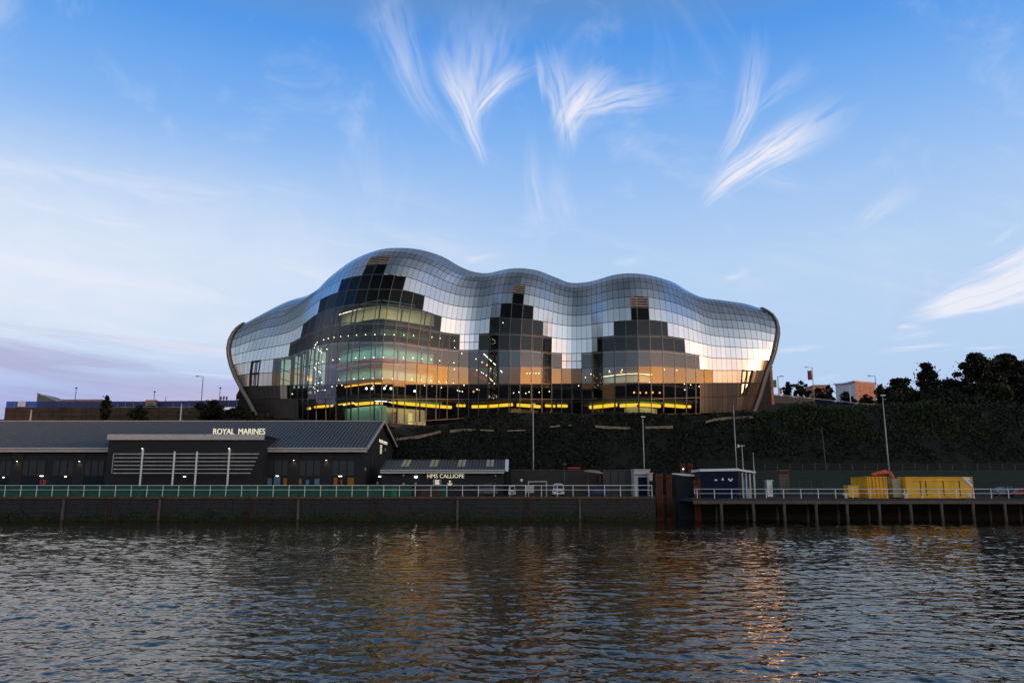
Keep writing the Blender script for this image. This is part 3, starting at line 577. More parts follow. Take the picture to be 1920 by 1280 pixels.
for r in range(12):
    for c in range(NH):
        if glassy[r, c] == 0:
            if r == 0 and (c < C(4) or c >= C(29)): kind = 'clad'
            elif r == 1 and (c < C(3) or c >= C(29)): kind = 'clad2' if not (C(2, 2) <= c < C(3)) else 'pale'
            else: kind = 'steel'
            sub = [(0, .5), (.5, 1)] if (r == 4 and C(12) <= c < C(13)) or (r == 3 and C(21) <= c < C(22)) else [(0, 1)]
            for f0, f1 in sub:
                q = quad(c, c + 1, r, f0, f1)
                area = abs((UV[c+1, r, 0] - UV[c, r, 0]) * (UV[c, r, 1] - UV[c, r+1, 1])) * (f1 - f0)
                steel_cells.append((area, kind, q))
steel_cells.sort(key=lambda t: -t[0])
rest = MB(); ns = 0
for area, kind, q in steel_cells:
    vs, fs = flat_panel(q, .058, .06, .0042 if kind == 'steel' else .006)
    if kind == 'steel':
        if ns < 300: MB().add(vs, fs).build('steel_panel', M['steel'], SAGE, fixn=False); ns += 1
        else: rest.add(vs, fs)
    else:
        MB().add(vs, fs).build('cladding_panel', M['cladding_pale'] if kind == 'pale' else M['cladding'], SAGE, fixn=False)
tag(rest.build('small_steel_panel', M['steel'], SAGE, fixn=False), kind='stuff')
# dark backing under the steel, so the joints read dark
bk = MB()
for r in range(12):
    for c in range(NH):
        if glassy[r, c] == 0:
            q = quad(c, c + 1, r); n_ = (q[1] - q[0]).cross(q[3] - q[0]).normalized()
            bk.add([p - n_ * .14 for p in q], [(0, 1, 2, 3)])
# the rear of the shell, over the crest and down to the plateau
prev = [gp(c, 12) for c in range(NH + 1)]
back_pts = [prev]
for dy_, dz_ in ((4, .5), (8, .3), (12, -2.2), (9, -5.5), (5, -9), (2, -12)):
    prev = [Vector((p.x * 1.0, p.y + dy_, max(18, p.z + dz_))) for p in prev]; back_pts.append(prev)
rear = MB()
for i in range(len(back_pts) - 1):
    for c in range(NH): rear.add([back_pts[i][c], back_pts[i][c+1], back_pts[i+1][c+1], back_pts[i+1][c]], [(0, 1, 2, 3)])
rear.build('rear_shell', M['steel'], SAGE, True, fixn=False)
bk.build('backing_shell', M['joint'], SAGE, fixn=False)
# end walls set back inside the arches
for side, cc in ((-1, 0), (1, NH)):
    ew = MB(); ins = -side * 1.2
    A = [gp(cc, r) + Vector((ins, .8, 0)) for r in range(13)] + [b_[cc] + Vector((ins, 0, -.5)) for b_ in back_pts[1:]]
    base = A[-1]; ctr = Vector((A[0].x, 190, 18))
    for i in range(len(A) - 1): ew.add([A[i], A[i+1], ctr], [(0, 1, 2)])
    ew.build('end_wall', M['panel_dark'], SAGE)
# glass panels: two half panels wide, on the even lines
ml = MB(); mlt = MB()
for r, spans in glass_rows.items():
    for a, c in spans:
        k = a
        while k < c:
            k2 = min(c, k + 2 - (k % 2))
            q = quad(k, k2, r); vs, fs = flat_panel(q, .03, .03, .0035)
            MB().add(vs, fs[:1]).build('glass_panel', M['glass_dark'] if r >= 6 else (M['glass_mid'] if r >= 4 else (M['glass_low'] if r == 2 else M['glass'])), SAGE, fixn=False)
            n_ = (q[1] - q[0]).cross(q[3] - q[0]).normalized()
            for e0, e1 in ((q[0], q[3]),) + (((q[1], q[2]),) if k2 == c else ()):
                ml.bar(e0 - n_ * .05, e1 - n_ * .05, .13, .20, up=n_)
            ml.bar(q[0] - n_ * .03, q[1] - n_ * .03, .11, .12, up=n_)
            if r in (3, 4): mlt.bar(q[3].lerp(q[0], .07) - n_ * .22, q[2].lerp(q[1], .07) - n_ * .22, .12, .06, up=n_)
            k = k2
tag(ml.build('mullion_grid', M['mullion'], SAGE), kind='stuff')
tag(mlt.build('glazing_rail', M['offwhite'], SAGE), kind='stuff')
# inner columns leaning behind the glass, a little inside
ic = MB()
for c in range(C(5), C(12), 4):
    ic.tube([gp(c, r) + Vector((.6, 1.3, 0)) for r in range(0, 8)], .16, 6)
for c in range(C(14), C(29), 4):
    ic.tube([gp(c, r) + Vector((.3, 1.0, 0)) for r in range(0, 6)], .13, 6)
tag(ic.build('inner_column', M['mullion'], SAGE, True), kind='stuff')
# ventilation louvres
for r, a, c in louvres:
    q = quad(a, c, r); n_ = (q[1] - q[0]).cross(q[3] - q[0]).normalized()
    fr = MB()
    for e0, e1 in ((0, 1), (1, 2), (2, 3), (3, 0)): fr.bar(q[e0], q[e1], .22, .2, up=n_)
    L_ = fr.build('louvre', M['arch'], SAGE)
    MB().add([p - n_ * .5 for p in q], [(0, 1, 2, 3)]).build('dark_recess', M['joint'], L_)
    for i in range(4):
        f = (i + .7) / 4.4
        MB().bar(q[0].lerp(q[3], f) + n_ * .06, q[1].lerp(q[2], f) + n_ * .06, .23, .25, up=n_).build('blade', M['cladding_pale'], L_)
    t = .33 if a == C(25) else (.5 if a == C(7) else None)
    if t: MB().bar(q[0].lerp(q[1], t) + n_ * .06, q[3].lerp(q[2], t) + n_ * .06, .2, .12, up=n_).build('divider', M['arch'], L_)
# the two narrow windows in the steel ends
for r, a, c in windows:
    q = quad(a, c, r); n_ = (q[1] - q[0]).cross(q[3] - q[0]).normalized()
    fr = MB()
    for e0, e1 in ((0, 1), (1, 2), (2, 3), (3, 0)): fr.bar(q[e0] - n_ * .1, q[e1] - n_ * .1, .36, .25, up=n_)
    fr.bar(q[0].lerp(q[1], .52), q[3].lerp(q[2], .52), .14, .2, up=n_)
    w_ = fr.build('window', M['joint'], SAGE)
    MB().add([p - n_ * .22 for p in q], [(0, 1, 2, 3)]).build('pane', M['steel'], w_)  # steel mirror brightens the pane in place of sky seen through it
# arch rims
def rim(name, cc, E, side):
    pts = [gp(cc, r) for r in range(0, 13)]
    pts = [pts[0] + (pts[0] - pts[1]).normalized() * .6] + pts + [back_pts[i][cc] for i in range(1, 7)]
    m_ = MB(); w1 = 1.0; ring = []
    for i, p in enumerate(pts):
        d = (pts[min(i+1, len(pts)-1)] - pts[max(i-1, 0)]).normalized()
        inp = Vector((side, 0, 0)); outw = (inp - d * inp.dot(d)).normalized()
        dep = d.cross(outw).normalized(); dep = dep if dep.y > 0 else -dep
        wd = .85 if i < 9 else max(.22, .85 - (i - 8) * .16)
        ring.append([p + outw * .05 - dep * .35, p + outw * wd - dep * .45, p + outw * wd + dep * .9, p + outw * .05 + dep * .9])
    for i in range(len(ring) - 1):
        for k in range(4): m_.add([ring[i][k], ring[i][(k+1) % 4], ring[i+1][(k+1) % 4], ring[i+1][k]], [(0, 1, 2, 3)])
    m_.add(ring[0], [(0, 1, 2, 3)]); m_.add(ring[-1], [(0, 1, 2, 3)])
    o = m_.build(name, M['arch'], SAGE)
    s_ = MB(); 
    for i in range(len(ring) - 1): s_.bar(ring[i][0].lerp(ring[i][1], .42) - Vector((0, .03, 0)), ring[i+1][0].lerp(ring[i+1][1], .42) - Vector((0, .03, 0)), .10, .06)
    s_.build('edge_trim', M['offwhite'], o)
rim('arch_rim', 0, E0, -1); rim('arch_rim', NH, E1, 1)
# ------------------------------------------------------------------ inside the glass
def plan(u): y = float(D(u)[0]); return Vector(((u - 960) / FPX / (cp - 0 * sp) * y * 1.0, y))
def inset(u, dd):                                   # plan point a distance dd inside the facade line (row B)
    c = float(np.interp(u, UV[:, 2, 0], cols)); i = int(min(max(c, 0), NH - 1)); f = c - i
    p = gp(i, 2).lerp(gp(min(i + 1, NH), 2), f); t = (gp(min(i + 2, NH), 2) - gp(max(i - 1, 0), 2)); t.z = 0; t.normalize()
    nn = Vector((-t.y, t.x, 0)); return Vector((p.x, p.y, 0)) + nn * dd
def zl(v, u=700, dd=5.0): return CZ + slope(v) * inset(u, dd).y
def strip(name, u0, u1, d0, z0, z1, m_, n_=28, parent=SAGE, th=.15):
    o = MB(); us = np.linspace(u0, u1, n_ + 1)
    A = [inset(u, d0) for u in us]; B_ = [inset(u, d0 + th) for u in us]
    for i in range(n_):
        for k in (0,):
            o.add([(A[i].x, A[i].y, z0), (A[i+1].x, A[i+1].y, z0), (A[i+1].x, A[i+1].y, z1), (A[i].x, A[i].y, z1)], [(0, 1, 2, 3)])
            o.add([(A[i].x, A[i].y, z0), (A[i+1].x, A[i+1].y, z0), (B_[i+1].x, B_[i+1].y, z0), (B_[i].x, B_[i].y, z0)], [(0, 1, 2, 3)])
            o.add([(A[i].x, A[i].y, z1), (A[i+1].x, A[i+1].y, z1), (B_[i+1].x, B_[i+1].y, z1), (B_[i].x, B_[i].y, z1)], [(0, 1, 2, 3)])
    return o.build(name, m_, parent, True, fixn=False)
# floors across the building
def floor(name, u0, u1, d0, z0, z1, m_, yb=184, n_=60):
    o = MB(); us = np.linspace(u0, u1, n_ + 1); A = [inset(u, d0) for u in us]
    for i in range(n_):
        a, c = A[i], A[i+1]
        o.add([(a.x, a.y, z0), (c.x, c.y, z0), (c.x, c.y, z1), (a.x, a.y, z1), (a.x, yb, z0), (c.x, yb, z0), (c.x, yb, z1), (a.x, yb, z1)], [(0, 1, 2, 3), (0, 4, 5, 1), (3, 2, 6, 7)])
    return o.build(name, m_, SAGE, fixn=False)
ZG = 17.6; Z1 = zl(748.5, 965, 1.0); Z2 = zl(721, 965, 1.0)
floor('floor_slab', 560, 1312, .7, Z1 - .1, Z1 + .35, M['slab'])
floor('floor_slab', 500, 1400, .9, Z2 - .25, Z2 + .25, M['slab'])
ibw = MB()
for c in range(NH):
    p, q = gp(c, 12), gp(c + 1, 12); ibw.add([(p.x, 181, 16), (q.x, 181, 16), (q.x, 181, q.z - 1.5), (p.x, 181, p.z - 1.5)], [(0, 1, 2, 3)])
ibw.build('inner_back_wall', M['dark_int'], SAGE, fixn=False)
floor('ground_slab', 500, 1400, .2, 16.4, ZG, M['slab'])
# level 0: teal rooms behind the lower glass on the left dome, dim wall elsewhere
z0a, z0b = ZG, Z1 - 1.7
strip('room_wall', 604, 752, 6.0, z0a, zl(760, 700, 6), M['teal'])
strip('room_wall', 752, 830, 7.0, z0a, zl(764, 780, 6), M['cream'])
strip('room_wall', 1140, 1268, 6.0, zl(778, 1200, 6), zl(763, 1200, 6), M['cream'])
strip('room_wall', 960, 1042, 7.5, zl(778, 1000, 7), zl(765, 1000, 6), M['cream'])
for u0, u1, mm in ((656, 663, 'cream'), (718, 728, 'brownbox'), (796, 803, 'stripdoor'), (764, 776, 'arch')):
    a, c = inset(u0, 5.85), inset(u1, 5.85)
    if mm == 'stripdoor': M['stripdoor'] = emis('lit_doorway', (1, .72, .25), .9)
    MB().add([(a.x, a.y, ZG), (c.x, c.y, ZG), (c.x, c.y, zl(770, 700, 6)), (a.x, a.y, zl(770, 700, 6))], [(0, 1, 2, 3)]).build('inner_door', M[mm], SAGE)
for u in np.arange(606, 850, 10.6):
    a = inset(u, 5.0); MB().box(a.x - .05, a.x + .05, a.y - .05, a.y + .05, ZG, ZG + 1.1).build('rail_post', M['joint'], SAGE)
# pale band under the first floor, and the yellow cove tubes
strip('soffit_band', 600, 842, 3.2, Z1 - .75, Z1 - .12, M['teal']); strip('soffit_band', 1085, 1300, 3.2, Z1 - .7, Z1 - .12, M['teal'])
for u0, u1, v0, v1, dd in [(562, 564.5, 763, 768, 3), (572, 579, 760, 765, 3), (581, 587.5, 759, 764.5, 3), (589, 594, 759, 764, 3), (597, 602, 758.5, 763, 3), (606, 618, 754, 758.5, 4), (619, 634, 753.5, 758.5, 4),
                           (640, 685, 752.8, 759, 4), (695, 707, 753, 758.3, 4), (711, 730, 753, 758.3, 4), (753, 779, 753, 757.6, 4), (764, 858, 756.5, 762.8, 3), (866.5, 873, 757.5, 763, 3), (875, 878.5, 757.5, 763, 3),
                           (884.5, 956, 757, 763.2, 3), (979, 1027, 757, 763.5, 3), (1036, 1051, 758, 763.6, 3), (1053, 1066, 758, 763.6, 3), (1093, 1142, 757.5, 764.4, 3), (1149, 1199, 756, 763, 3), (1211, 1255, 756, 763, 3), (1263, 1300, 757.5, 764.2, 3),
                           (1301.5, 1304.5, 759, 765, 3), (1306.5, 1310, 759, 765, 3)]:
    us = np.linspace(u0, u1, max(2, int((u1 - u0) / 6))); um = (u0 + u1) / 2
    za, zb = zl(v1, um, dd), zl(v0, um, dd); rr = (zb - za) / 2
    pts = []
    for u in us: a = inset(u, dd); pts.append((a.x, a.y, (za + zb) / 2))
    MB().tube(pts, rr * .92, 8).build('cove_light', M['yellow'], SAGE, True)
# the left dome: concourse balconies wrapped around the hall drum
U0, U1 = 590, 838
levels = [  # wall strip (v bottom, v top, material), slab strip (v bottom, v top, material)
    ((700, 598.5, 577.5, 'creamtop'), (609.5, 599, 'slab')),
    ((700, 627, 610, 'teal'), (641, 627.5, 'slab')),
    ((700, 670, 652, 'teal'), (679.5, 671.5, 'red')),
    ((700, 709, 692.5, 'teal'), (720, 711, 'slab'))]
M['creamtop'] = mat('straw_wall', (.60, .54, .34), .7, 0, .25, .4)
zprev = None
for (u_, vb, vt, wm_), (sb, st_, sm_) in levels:
    zwb, zwt = zl(vb, 700, 6), zl(vt, 700, 6)
    strip('drum_wall', U0, U1, 6.0, zwb - .3, zwt + .9, M[wm_], 36)
    zsb, zst = zl(sb, 700, 3.4), zl(st_, 700, 3.4)
    strip('balcony_front', U0 + 2, U1 + 2, 3.4, zsb, zst, M[sm_], 36)
    floor('gallery_floor', U0 + 2, U1 + 2, 3.4, zsb, zsb + .3, M['slab'], 178, 36)
    # ceiling lip that hides the strip lamp, and the lamp
    zc = zwt
    strip('ceiling_edge', U0 + 2, U1 + 2, 3.6, zc, zc + .9, M['dark_int'], 36)
    o = MB(); us = np.linspace(U0 + 6, U1 - 4, 22)
    for i in range(len(us) - 1):
        a, c = inset(us[i], 4.3), inset(us[i+1], 4.3); a2, c2 = inset(us[i], 4.55), inset(us[i+1], 4.55)
        o.add([(a.x, a.y, zc + .30), (c.x, c.y, zc + .30), (c2.x, c2.y, zc + .30), (a2.x, a2.y, zc + .30)], [(0, 1, 2, 3)])
    o.build('strip_lamp', M['stripwarm'] if wm_ == 'creamtop' else M['striplamp'], SAGE, fixn=False)
strip('orange_cove', 622, 718, 3.2, zl(720, 690, 3.2), zl(712.5, 690, 3.2), M['orange'], 16)
strip('orange_cove', 762, 812, 3.2, zl(720, 780, 3.2), zl(713, 780, 3.2), M['orange'], 8)
strip('upper_ring', 640, 790, 5.0, zl(571, 700, 5), zl(568, 700, 5), M['offwhite'], 24); strip('upper_ring', 640, 800, 5.0, zl(566, 700, 5), zl(562, 700, 5), M['teal'], 24)
strip('hall_roof_wall', 600, 820, 6.2, zl(577, 700, 6.2) + .9, zl(520, 700, 6.2), M['dark_int'], 20)
# tilted lamps lighting the lower rooms
for u0, u1, dd, key in ((604, 750, 4.6, 'striplamp'), (756, 828, 5.4, 'stripwarm'), (1145, 1262, 4.6, 'stripwarm')):
    o = MB(); us = np.linspace(u0, u1, 14); zc = Z1 - .70; dd += .7
    for i in range(len(us) - 1):
        a, c = inset(us[i], dd), inset(us[i+1], dd); a2, c2 = inset(us[i], dd + .22), inset(us[i+1], dd + .22)
        o.add([(a.x, a.y, zc), (c.x, c.y, zc), (c2.x, c2.y, zc), (a2.x, a2.y, zc)], [(0, 1, 2, 3)])
    o.build('strip_lamp', M[key], SAGE, fixn=False)
# left atrium between the end and the dome: pale stair wall, lamplight put in as its own glow, with lattice
M['atrium'] = mat('pale_atrium_wall', (.62, .74, .66), .7, 0, .12, .5, emit=(.60, .78, .66), estr=.36)  # emission stands in for lamplight on the wall
for u0, u1, v0, v1 in [(514, 519, 722, 675), (521, 533, 722, 674), (541, 549, 722, 668), (551, 556, 722, 664), (560, 566, 722, 656), (569, 575, 730, 648), (580, 586, 732, 660), (576, 579, 706, 652), (540, 543, 730, 723), (545, 550, 731, 723), (552, 556, 731, 723), (560, 566, 738, 723), (569, 574, 738, 724)]:
    a, c = inset(u0, 3.0), inset(u1, 3.0)
    MB().add([(a.x, a.y, CZ + slope(v0) * a.y), (c.x, c.y, CZ + slope(v0) * c.y), (c.x, c.y, CZ + slope(v1) * c.y), (a.x, a.y, CZ + slope(v1) * a.y)], [(0, 1, 2, 3)]).build('lit_wall_bay', M['atrium'], SAGE)
for (ua, va, ub, vb) in [(512, 690, 533, 698), (512, 708, 533, 715), (541, 680, 585, 696), (541, 700, 585, 712), (545, 668, 585, 680), (541, 660, 560, 650)]:
    a, c = inset(ua, 2.6), inset(ub, 2.6)
    MB().bar((a.x, a.y, CZ + slope(va) * a.y), (c.x, c.y, CZ + slope(vb) * c.y), .16).build('brace', M['mullion'], SAGE)
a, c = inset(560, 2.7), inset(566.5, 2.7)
MB().add([(a.x, a.y, CZ + slope(714) * a.y), (c.x, c.y, CZ + slope(714) * c.y), (c.x, c.y, CZ + slope(706) * c.y), (a.x, a.y, CZ + slope(704) * a.y)], [(0, 1, 2, 3)]).build('orange_banner', M['orange'], SAGE)  # banner glows by emission, its lit look put into the material
# right dome: café level wall and pendants
strip('cafe_wall', 1108, 1250, 5.0, zl(717, 1200, 5), zl(702, 1200, 5), M['cream'], 20); strip('cafe_ceiling', 1130, 1250, 4.0, zl(699, 1200, 4), zl(693, 1200, 4), M['brownbox'], 16)
o = MB(); us = np.linspace(1112, 1246, 14); zc = zl(701, 1200, 4.2)
for i in range(len(us) - 1):
    a, c = inset(us[i], 3.6), inset(us[i+1], 3.6); a2, c2 = inset(us[i], 3.8), inset(us[i+1], 3.8)
    o.add([(a.x, a.y, zc), (c.x, c.y, zc), (c2.x, c2.y, zc), (a2.x, a2.y, zc)], [(0, 1, 2, 3)])
o.build('strip_lamp', M['stripwarm'], SAGE, fixn=False)
for ua, va, ub, vb in ((886, 700, 908, 716),):
    a, c = inset(ua, 2.6), inset(ub, 2.6); MB().bar((a.x, a.y, CZ + slope(va) * a.y), (c.x, c.y, CZ + slope(vb) * c.y), .2, .7).build('red_stair_side', M['red'], SAGE)
# lamps
lampme = None
def lamp_at(u, v, dd=3.0, r=.13, m_='lamp'):
    a = inset(u, dd); y = a.y; q = at(u, v, y)
    o = MB().tube([(q.x, y, q.z - r), (q.x, y, q.z - r*.55), (q.x, y, q.z + r*.55), (q.x, y, q.z + r)], [r*.35, r, r, r*.35], 6).build('lamp', M[m_], SAGE)
dots = [(607, 636.8), (615.7, 634.4), (626.4, 632.4), (638.8, 630.7), (653, 629.5), (668.4, 628.3), (685.4, 627.2), (703, 627), (721, 627), (739, 627.4), (757.4, 628), (775.4, 628.9), (793, 630), (810, 632), (825.4, 634), (852, 638.6), (852.6, 651.7),
        (594.7, 641.8), (592, 645), (591, 647), (589.5, 651.7), (597.3, 655), (600, 658), (603, 660.5), (613, 654.6), (624, 674.7), (636.8, 673), (667, 671), (683.6, 670.2), (701, 669.8), (719, 669.7), (737.7, 670.2), (756.3, 670.8), (774.4, 671), (791.7, 672.3), (808.6, 674), (824.4, 676), (851, 679.8),
        (604.7, 678), (597.3, 680), (593, 682), (590, 689), (592, 692), (598, 696), (600.6, 698), (635, 712), (664, 710), (682, 709.8), (699.4, 709.5), (717, 709.5), (735.7, 710), (772, 711), (790, 711.6), (807.8, 713.4), (823, 715), (837, 716.4), (850, 718), (870, 722),
        (603, 716.5), (597, 718), (591, 720), (588, 726), (590.5, 728.5), (593, 730), (596, 732), (609.6, 731), (545.5, 737), (548, 738.5), (631, 723), (622.7, 724.6), (641, 722), (700, 723), (724.3, 723), (796, 722.5), (810, 723.3), (827.5, 726.5),
        (907.5, 663.6), (892.6, 672.7), (866, 662.5), (943, 605), (852, 692), (894, 693.6), (902.6, 697.6), (906.3, 699.7), (988, 699.7), (993.5, 699.4), (999.6, 699.8), (1004.7, 699.4), (1010.5, 699.7), (1097.5, 707.4), (1108, 701), (1142.5, 695.2), (1166.5, 693),
        (1085, 723), (1246, 692.4), (1269, 693.8), (1200, 717), (1218, 716.7), (1095.5, 727.5), (1101, 726), (1110, 723.8), (1121, 722.4), (1283, 719.5), (1295, 721), (1311, 724.3), (1317, 726.5), (1320, 734), (1318, 737), (1284, 730.5),
        (963, 736.5), (973, 735), (986, 737), (992, 734.6), (1011, 735), (1030, 733.6), (894.4, 729.8), (898, 731), (867, 733.6), (862, 732.8), (858, 731.6)]
for u, v in dots: lamp_at(u, v, 2.6 if v < 719 else 2.2, .08)
for (u, v) in [(908 + i * 1.9, 664 + i * 1.8) for i in range(8)] + [(926, 681), (928.5, 683.5), (935, 691), (939, 695), (941, 697.5), (912, 703.5), (915, 706), (918, 709), (920.5, 711), (923, 714), (927, 719)]: lamp_at(u, v, 2.4, .10, 'lampw')
for u, v in [(687, 728), (697.6, 728), (721, 727.8), (733, 728), (777.5, 733)]: lamp_at(u, v, 2.4, .21)
for u, v in [(1189, 735.5), (1200, 736), (1211.5, 736), (1224, 735.5), (1237, 736), (904, 679), (913, 684), (920, 691), (1143, 697), (1165, 697), (1112, 704), (888, 734)]: lamp_at(u, v, 2.6, .20, 'orange')
# ================================================================== BUILDINGS ON THE QUAY
def zat(v, Y): return CZ + slope(v) * Y
def xat(u, v, Y): return at(u, v, Y).x
def text(s_, h_, m_, parent, name='lettering', loc=(0, 0, 0), rot=(math.pi / 2, 0, 0), ext=.05, width=None, space=1.0, bold=.012, label=None):
    cu = bpy.data.curves.new(name, 'FONT'); cu.body = s_; cu.size = h_ * 1.4; cu.extrude = ext; cu.offset = 0.0; cu.space_character = space; cu.resolution_u = 3
    to = bpy.data.objects.new(name, cu); COL.objects.link(to); bpy.context.view_layer.update()
    me = bpy.data.meshes.new_from_object(to.evaluated_get(bpy.context.evaluated_depsgraph_get())); bpy.data.objects.remove(to)
    me.name = name; me.materials.clear(); me.materials.append(m_)
    xs_ = [v.co.x for v in me.vertices]; ys_ = [v.co.y for v in me.vertices]; sx = (width / (max(xs_) - min(xs_))) if width else 1; sy = h_ / (max(ys_) - min(ys_)); x0 = min(xs_)
    for v in me.vertices: v.co.x = (v.co.x - x0) * sx; v.co.y *= sy
    o = bpy.data.objects.new(name, me); COL.objects.link(o); o.parent = parent; o.matrix_parent_inverse = root_inv(parent); o.location = loc; o.rotation_euler = rot
    if label: o['label'] = label
    o['kind'] = 'stuff'
    return o
# --- the long dark training centre on the left
YF, YR, YB = 120.0, 134.5, 150.0
xw = xat(683, 850, YF); ze = zat(841, YF); zr = zat(790, YR); zb = zat(846, YB) + .6
LH = thing('training_centre', ((xw - 96) / 2, YF, DECK), 'long dark gabled naval training building with blue-grey seamed roof and ROYAL MARINES letters', 'building')
XL = -98.0
MB().prism([(YF, DECK - .02), (YB, DECK - .02), (YB, zb - .25), (YR, zr - .25), (YF, ze - .25)], xw - .25, xw, axis='x').build('gable_wall', M['wall_dark'], LH)
MB().box(XL, xw - .25, YF, YF + .3, DECK - .02, ze - .2).build('front_wall', M['wall_dark'], LH)
ov = .55
rf = MB()
def roofslab(o, x0, x1, a, c, th=.18):             # a, c = (y, z) of eave and ridge
    o.add([(x0, a[0], a[1]), (x1, a[0], a[1]), (x1, c[0], c[1]), (x0, c[0], c[1]), (x0, a[0], a[1]-th), (x1, a[0], a[1]-th), (x1, c[0], c[1]-th), (x0, c[0], c[1]-th)],
          [(0,1,2,3),(7,6,5,4),(0,4,5,1),(1,5,6,2),(2,6,7,3),(3,7,4,0)]); return o
roofslab(rf, XL, xw + ov, (YF - .6, ze), (YR, zr)); roofslab(rf, XL, xw + ov, (YB + .6, zb), (YR, zr))
roof = rf.build('roof', M['roofsheet'], LH)
M['seam'] = mat('roof_seam', (.15, .18, .215), .5, .1, .2, 2)
sm = MB(); x = XL
while x < xw + ov - .1:
    sm.bar((x, YF - .6, ze + .05), (x, YR, zr + .05), .11, .14); x += .58
tag(sm.build('standing_seam', M['seam'], roof), kind='stuff')
MB().bar((XL, YR, zr + .08), (xw + ov, YR, zr + .08), .35, .14).build('ridge_cap', M['offwhite'], roof)
xa, xb_ = xat(203, 818, 117), xat(497, 818, 117)
for x0, x1 in ((XL, xa - .1), (xb_ - .2, xw + ov)):        # eaves fascia and gutter
    MB().box(x0, x1, YF - .80, YF - .62, ze - .52, ze - .12).build('fascia_board', M['offwhite'], LH)
    MB().tube([(x0, YF - .92, ze - .02), (x1, YF - .92, ze - .02)], .14, 6).build('gutter', M['offwhite'], LH)
for (ya, za), (yb, zb2) in (((YF - .8, ze), (YR, zr)), ((YB + .6, zb), (YR, zr))):
    MB().bar((xw + ov + .06, ya, za), (xw + ov + .06, yb, zb2 + .04), .16, .42, up=(0, 0, 1)).build('verge_board', M['offwhite'], LH)
# centre wing
YWg = 117.0; zt = zat(814, YWg); ztb = zat(824.5, YWg)
MB().box(xa + .15, xb_ - .15, YWg, YF + 6, DECK - .02, zt - .25).build('wing', M['wall_dark'], LH)
x = xa
while x < xb_ - .3:
    x2 = min(x + 1.45, xb_); MB().box(x + .008, x2 - .008, YWg - .35, YWg - .15, ztb, zt).build('fascia_panel', M['offwhite'], LH); x = x2
MB().box(xa, xb_, YWg - .15, YF + 6.2, zt - .26, zt - .12).build('wing_roof', M['roofsheet'], LH)
text('ROYAL  MARINES', zat(803.2, YWg) - zat(814, YWg), M['letter'], LH, loc=(xat(400.5, 809, YWg), YWg - .1, zt + .02), width=xat(497.5, 809, YWg) - xat(400.5, 809, YWg), ext=.09)
# brise-soleil: six rails on four white poles
ux0, ux1 = xat(213, 868, 115.6), xat(485, 868, 115.6)
for v in (850.5, 857.8, 864.8, 872, 879, 886.5): MB().bar((ux0, 115.6, zat(v, 115.6)), (ux1 - (v - 850) * .03, 115.6, zat(v, 115.6)), .10, .13).build('sun_rail', M['pole'], LH)
for u in (268, 328, 370, 430.5):
    q = at(u, 846, 115.45); MB().tube([(q.x, 115.4, DECK), (q.x, 115.4, zat(841 if u in (268, 430.5) else 846, 115.4))], .14, 8).build('white_pole', M['white'], LH)
q = at(213, 851, 115.6); MB().bar((q.x, 115.6, zat(850, 115.6)), (q.x - .02, 115.6, zat(887, 115.6)), .08).build('end_stay', M['pole'], LH)
# window bays
for (a, c, ts) in [(-10, 23, [-8, 0, 11, 22]), (38, 88, [40, 54.5, 69.5, 86]), (97, 142, [99, 112.5, 127, 141]), (157, 197, [159, 171.5, 185, 196]), (497, 545, [498, 513.5, 528.5, 543]), (559, 605, [560, 574, 588.5, 603]), (620, 667, [621, 636, 651, 665])]:
    for i in range(3):
        x0, x1 = xat(ts[i], 878, YF), xat(ts[i+1], 878, YF)
        MB().box(x0 + .07, x1 - .07, YF - .10, YF - .02, zat(891, YF), zat(864, YF)).build('upper_panel', M['panel_dark'], LH)
        w_ = MB().box(x0 + .05, x1 - .05, YF - .08, YF - .02, zat(922, YF), zat(893.5, YF)).build('window', M['winglass'], LH)
M['winlit'] = emis('lit_window_amber', (1, .38, .07), .11); M['winblue'] = mat('blue_window_blind', (.06, .11, .16), .5, emit=(.20, .38, .50), estr=.05)
for u0, u1, v0, v1, k in [(532, 543, 909, 896, 'winlit'), (559, 566, 908, 897, 'winlit'), (626, 633, 910, 895, 'winlit'), (652, 664, 909, 895, 'winlit'), (639, 642, 910, 898, 'winlit'), (498, 510, 909, 896, 'winblue'), (514, 526, 909, 894, 'winblue'), (574, 580, 909, 899, 'winblue'), (590, 602, 909, 897, 'winblue')]:
    MB().box(xat(u0, 900, YF), xat(u1, 900, YF), YF - .12, YF - .085, zat(v0, YF), zat(v1, YF)).build('lit_window', M[k], LH)
for u in (33.5, 150, 551.5, 612.5):                          # wall lights on pilasters
    q = at(u, 864, YF)
    MB().box(q.x - .9, q.x + .9, YF - .16, YF - .01, DECK, ze - .6).build('pilaster', M['wall_dark'], LH)
def walllamp(u, v, Y, P_, power=26):
    q = at(u, v, Y); MB().box(q.x - .12, q.x + .12, Y - .30, Y - .10, q.z - .02, q.z + .16).build('wall_light', M['joint'], P_)
    MB().box(q.x - .08, q.x + .08, Y - .28, Y - .14, q.z - .06, q.z - .025).build('light_lens', M['lamp'], P_)
    l = bpy.data.lights.new('wall_lamp', 'SPOT'); l.energy = power; l.color = (1, .62, .36); l.spot_size = R(95); l.spot_blend = .8; l.shadow_soft_size = .06
    o = bpy.data.objects.new('wall_lamp', l); COL.objects.link(o); o.location = (q.x, Y - .36, q.z - .08); o.rotation_euler = (R(22), 0, 0)
for u, v in ((33.5, 864), (150, 864), (551.5, 862), (612.5, 862)): walllamp(u, v, YF - .16, LH)
for u, v in ((268, 840), (430.5, 840)): walllamp(u, v, YWg, LH, 34)
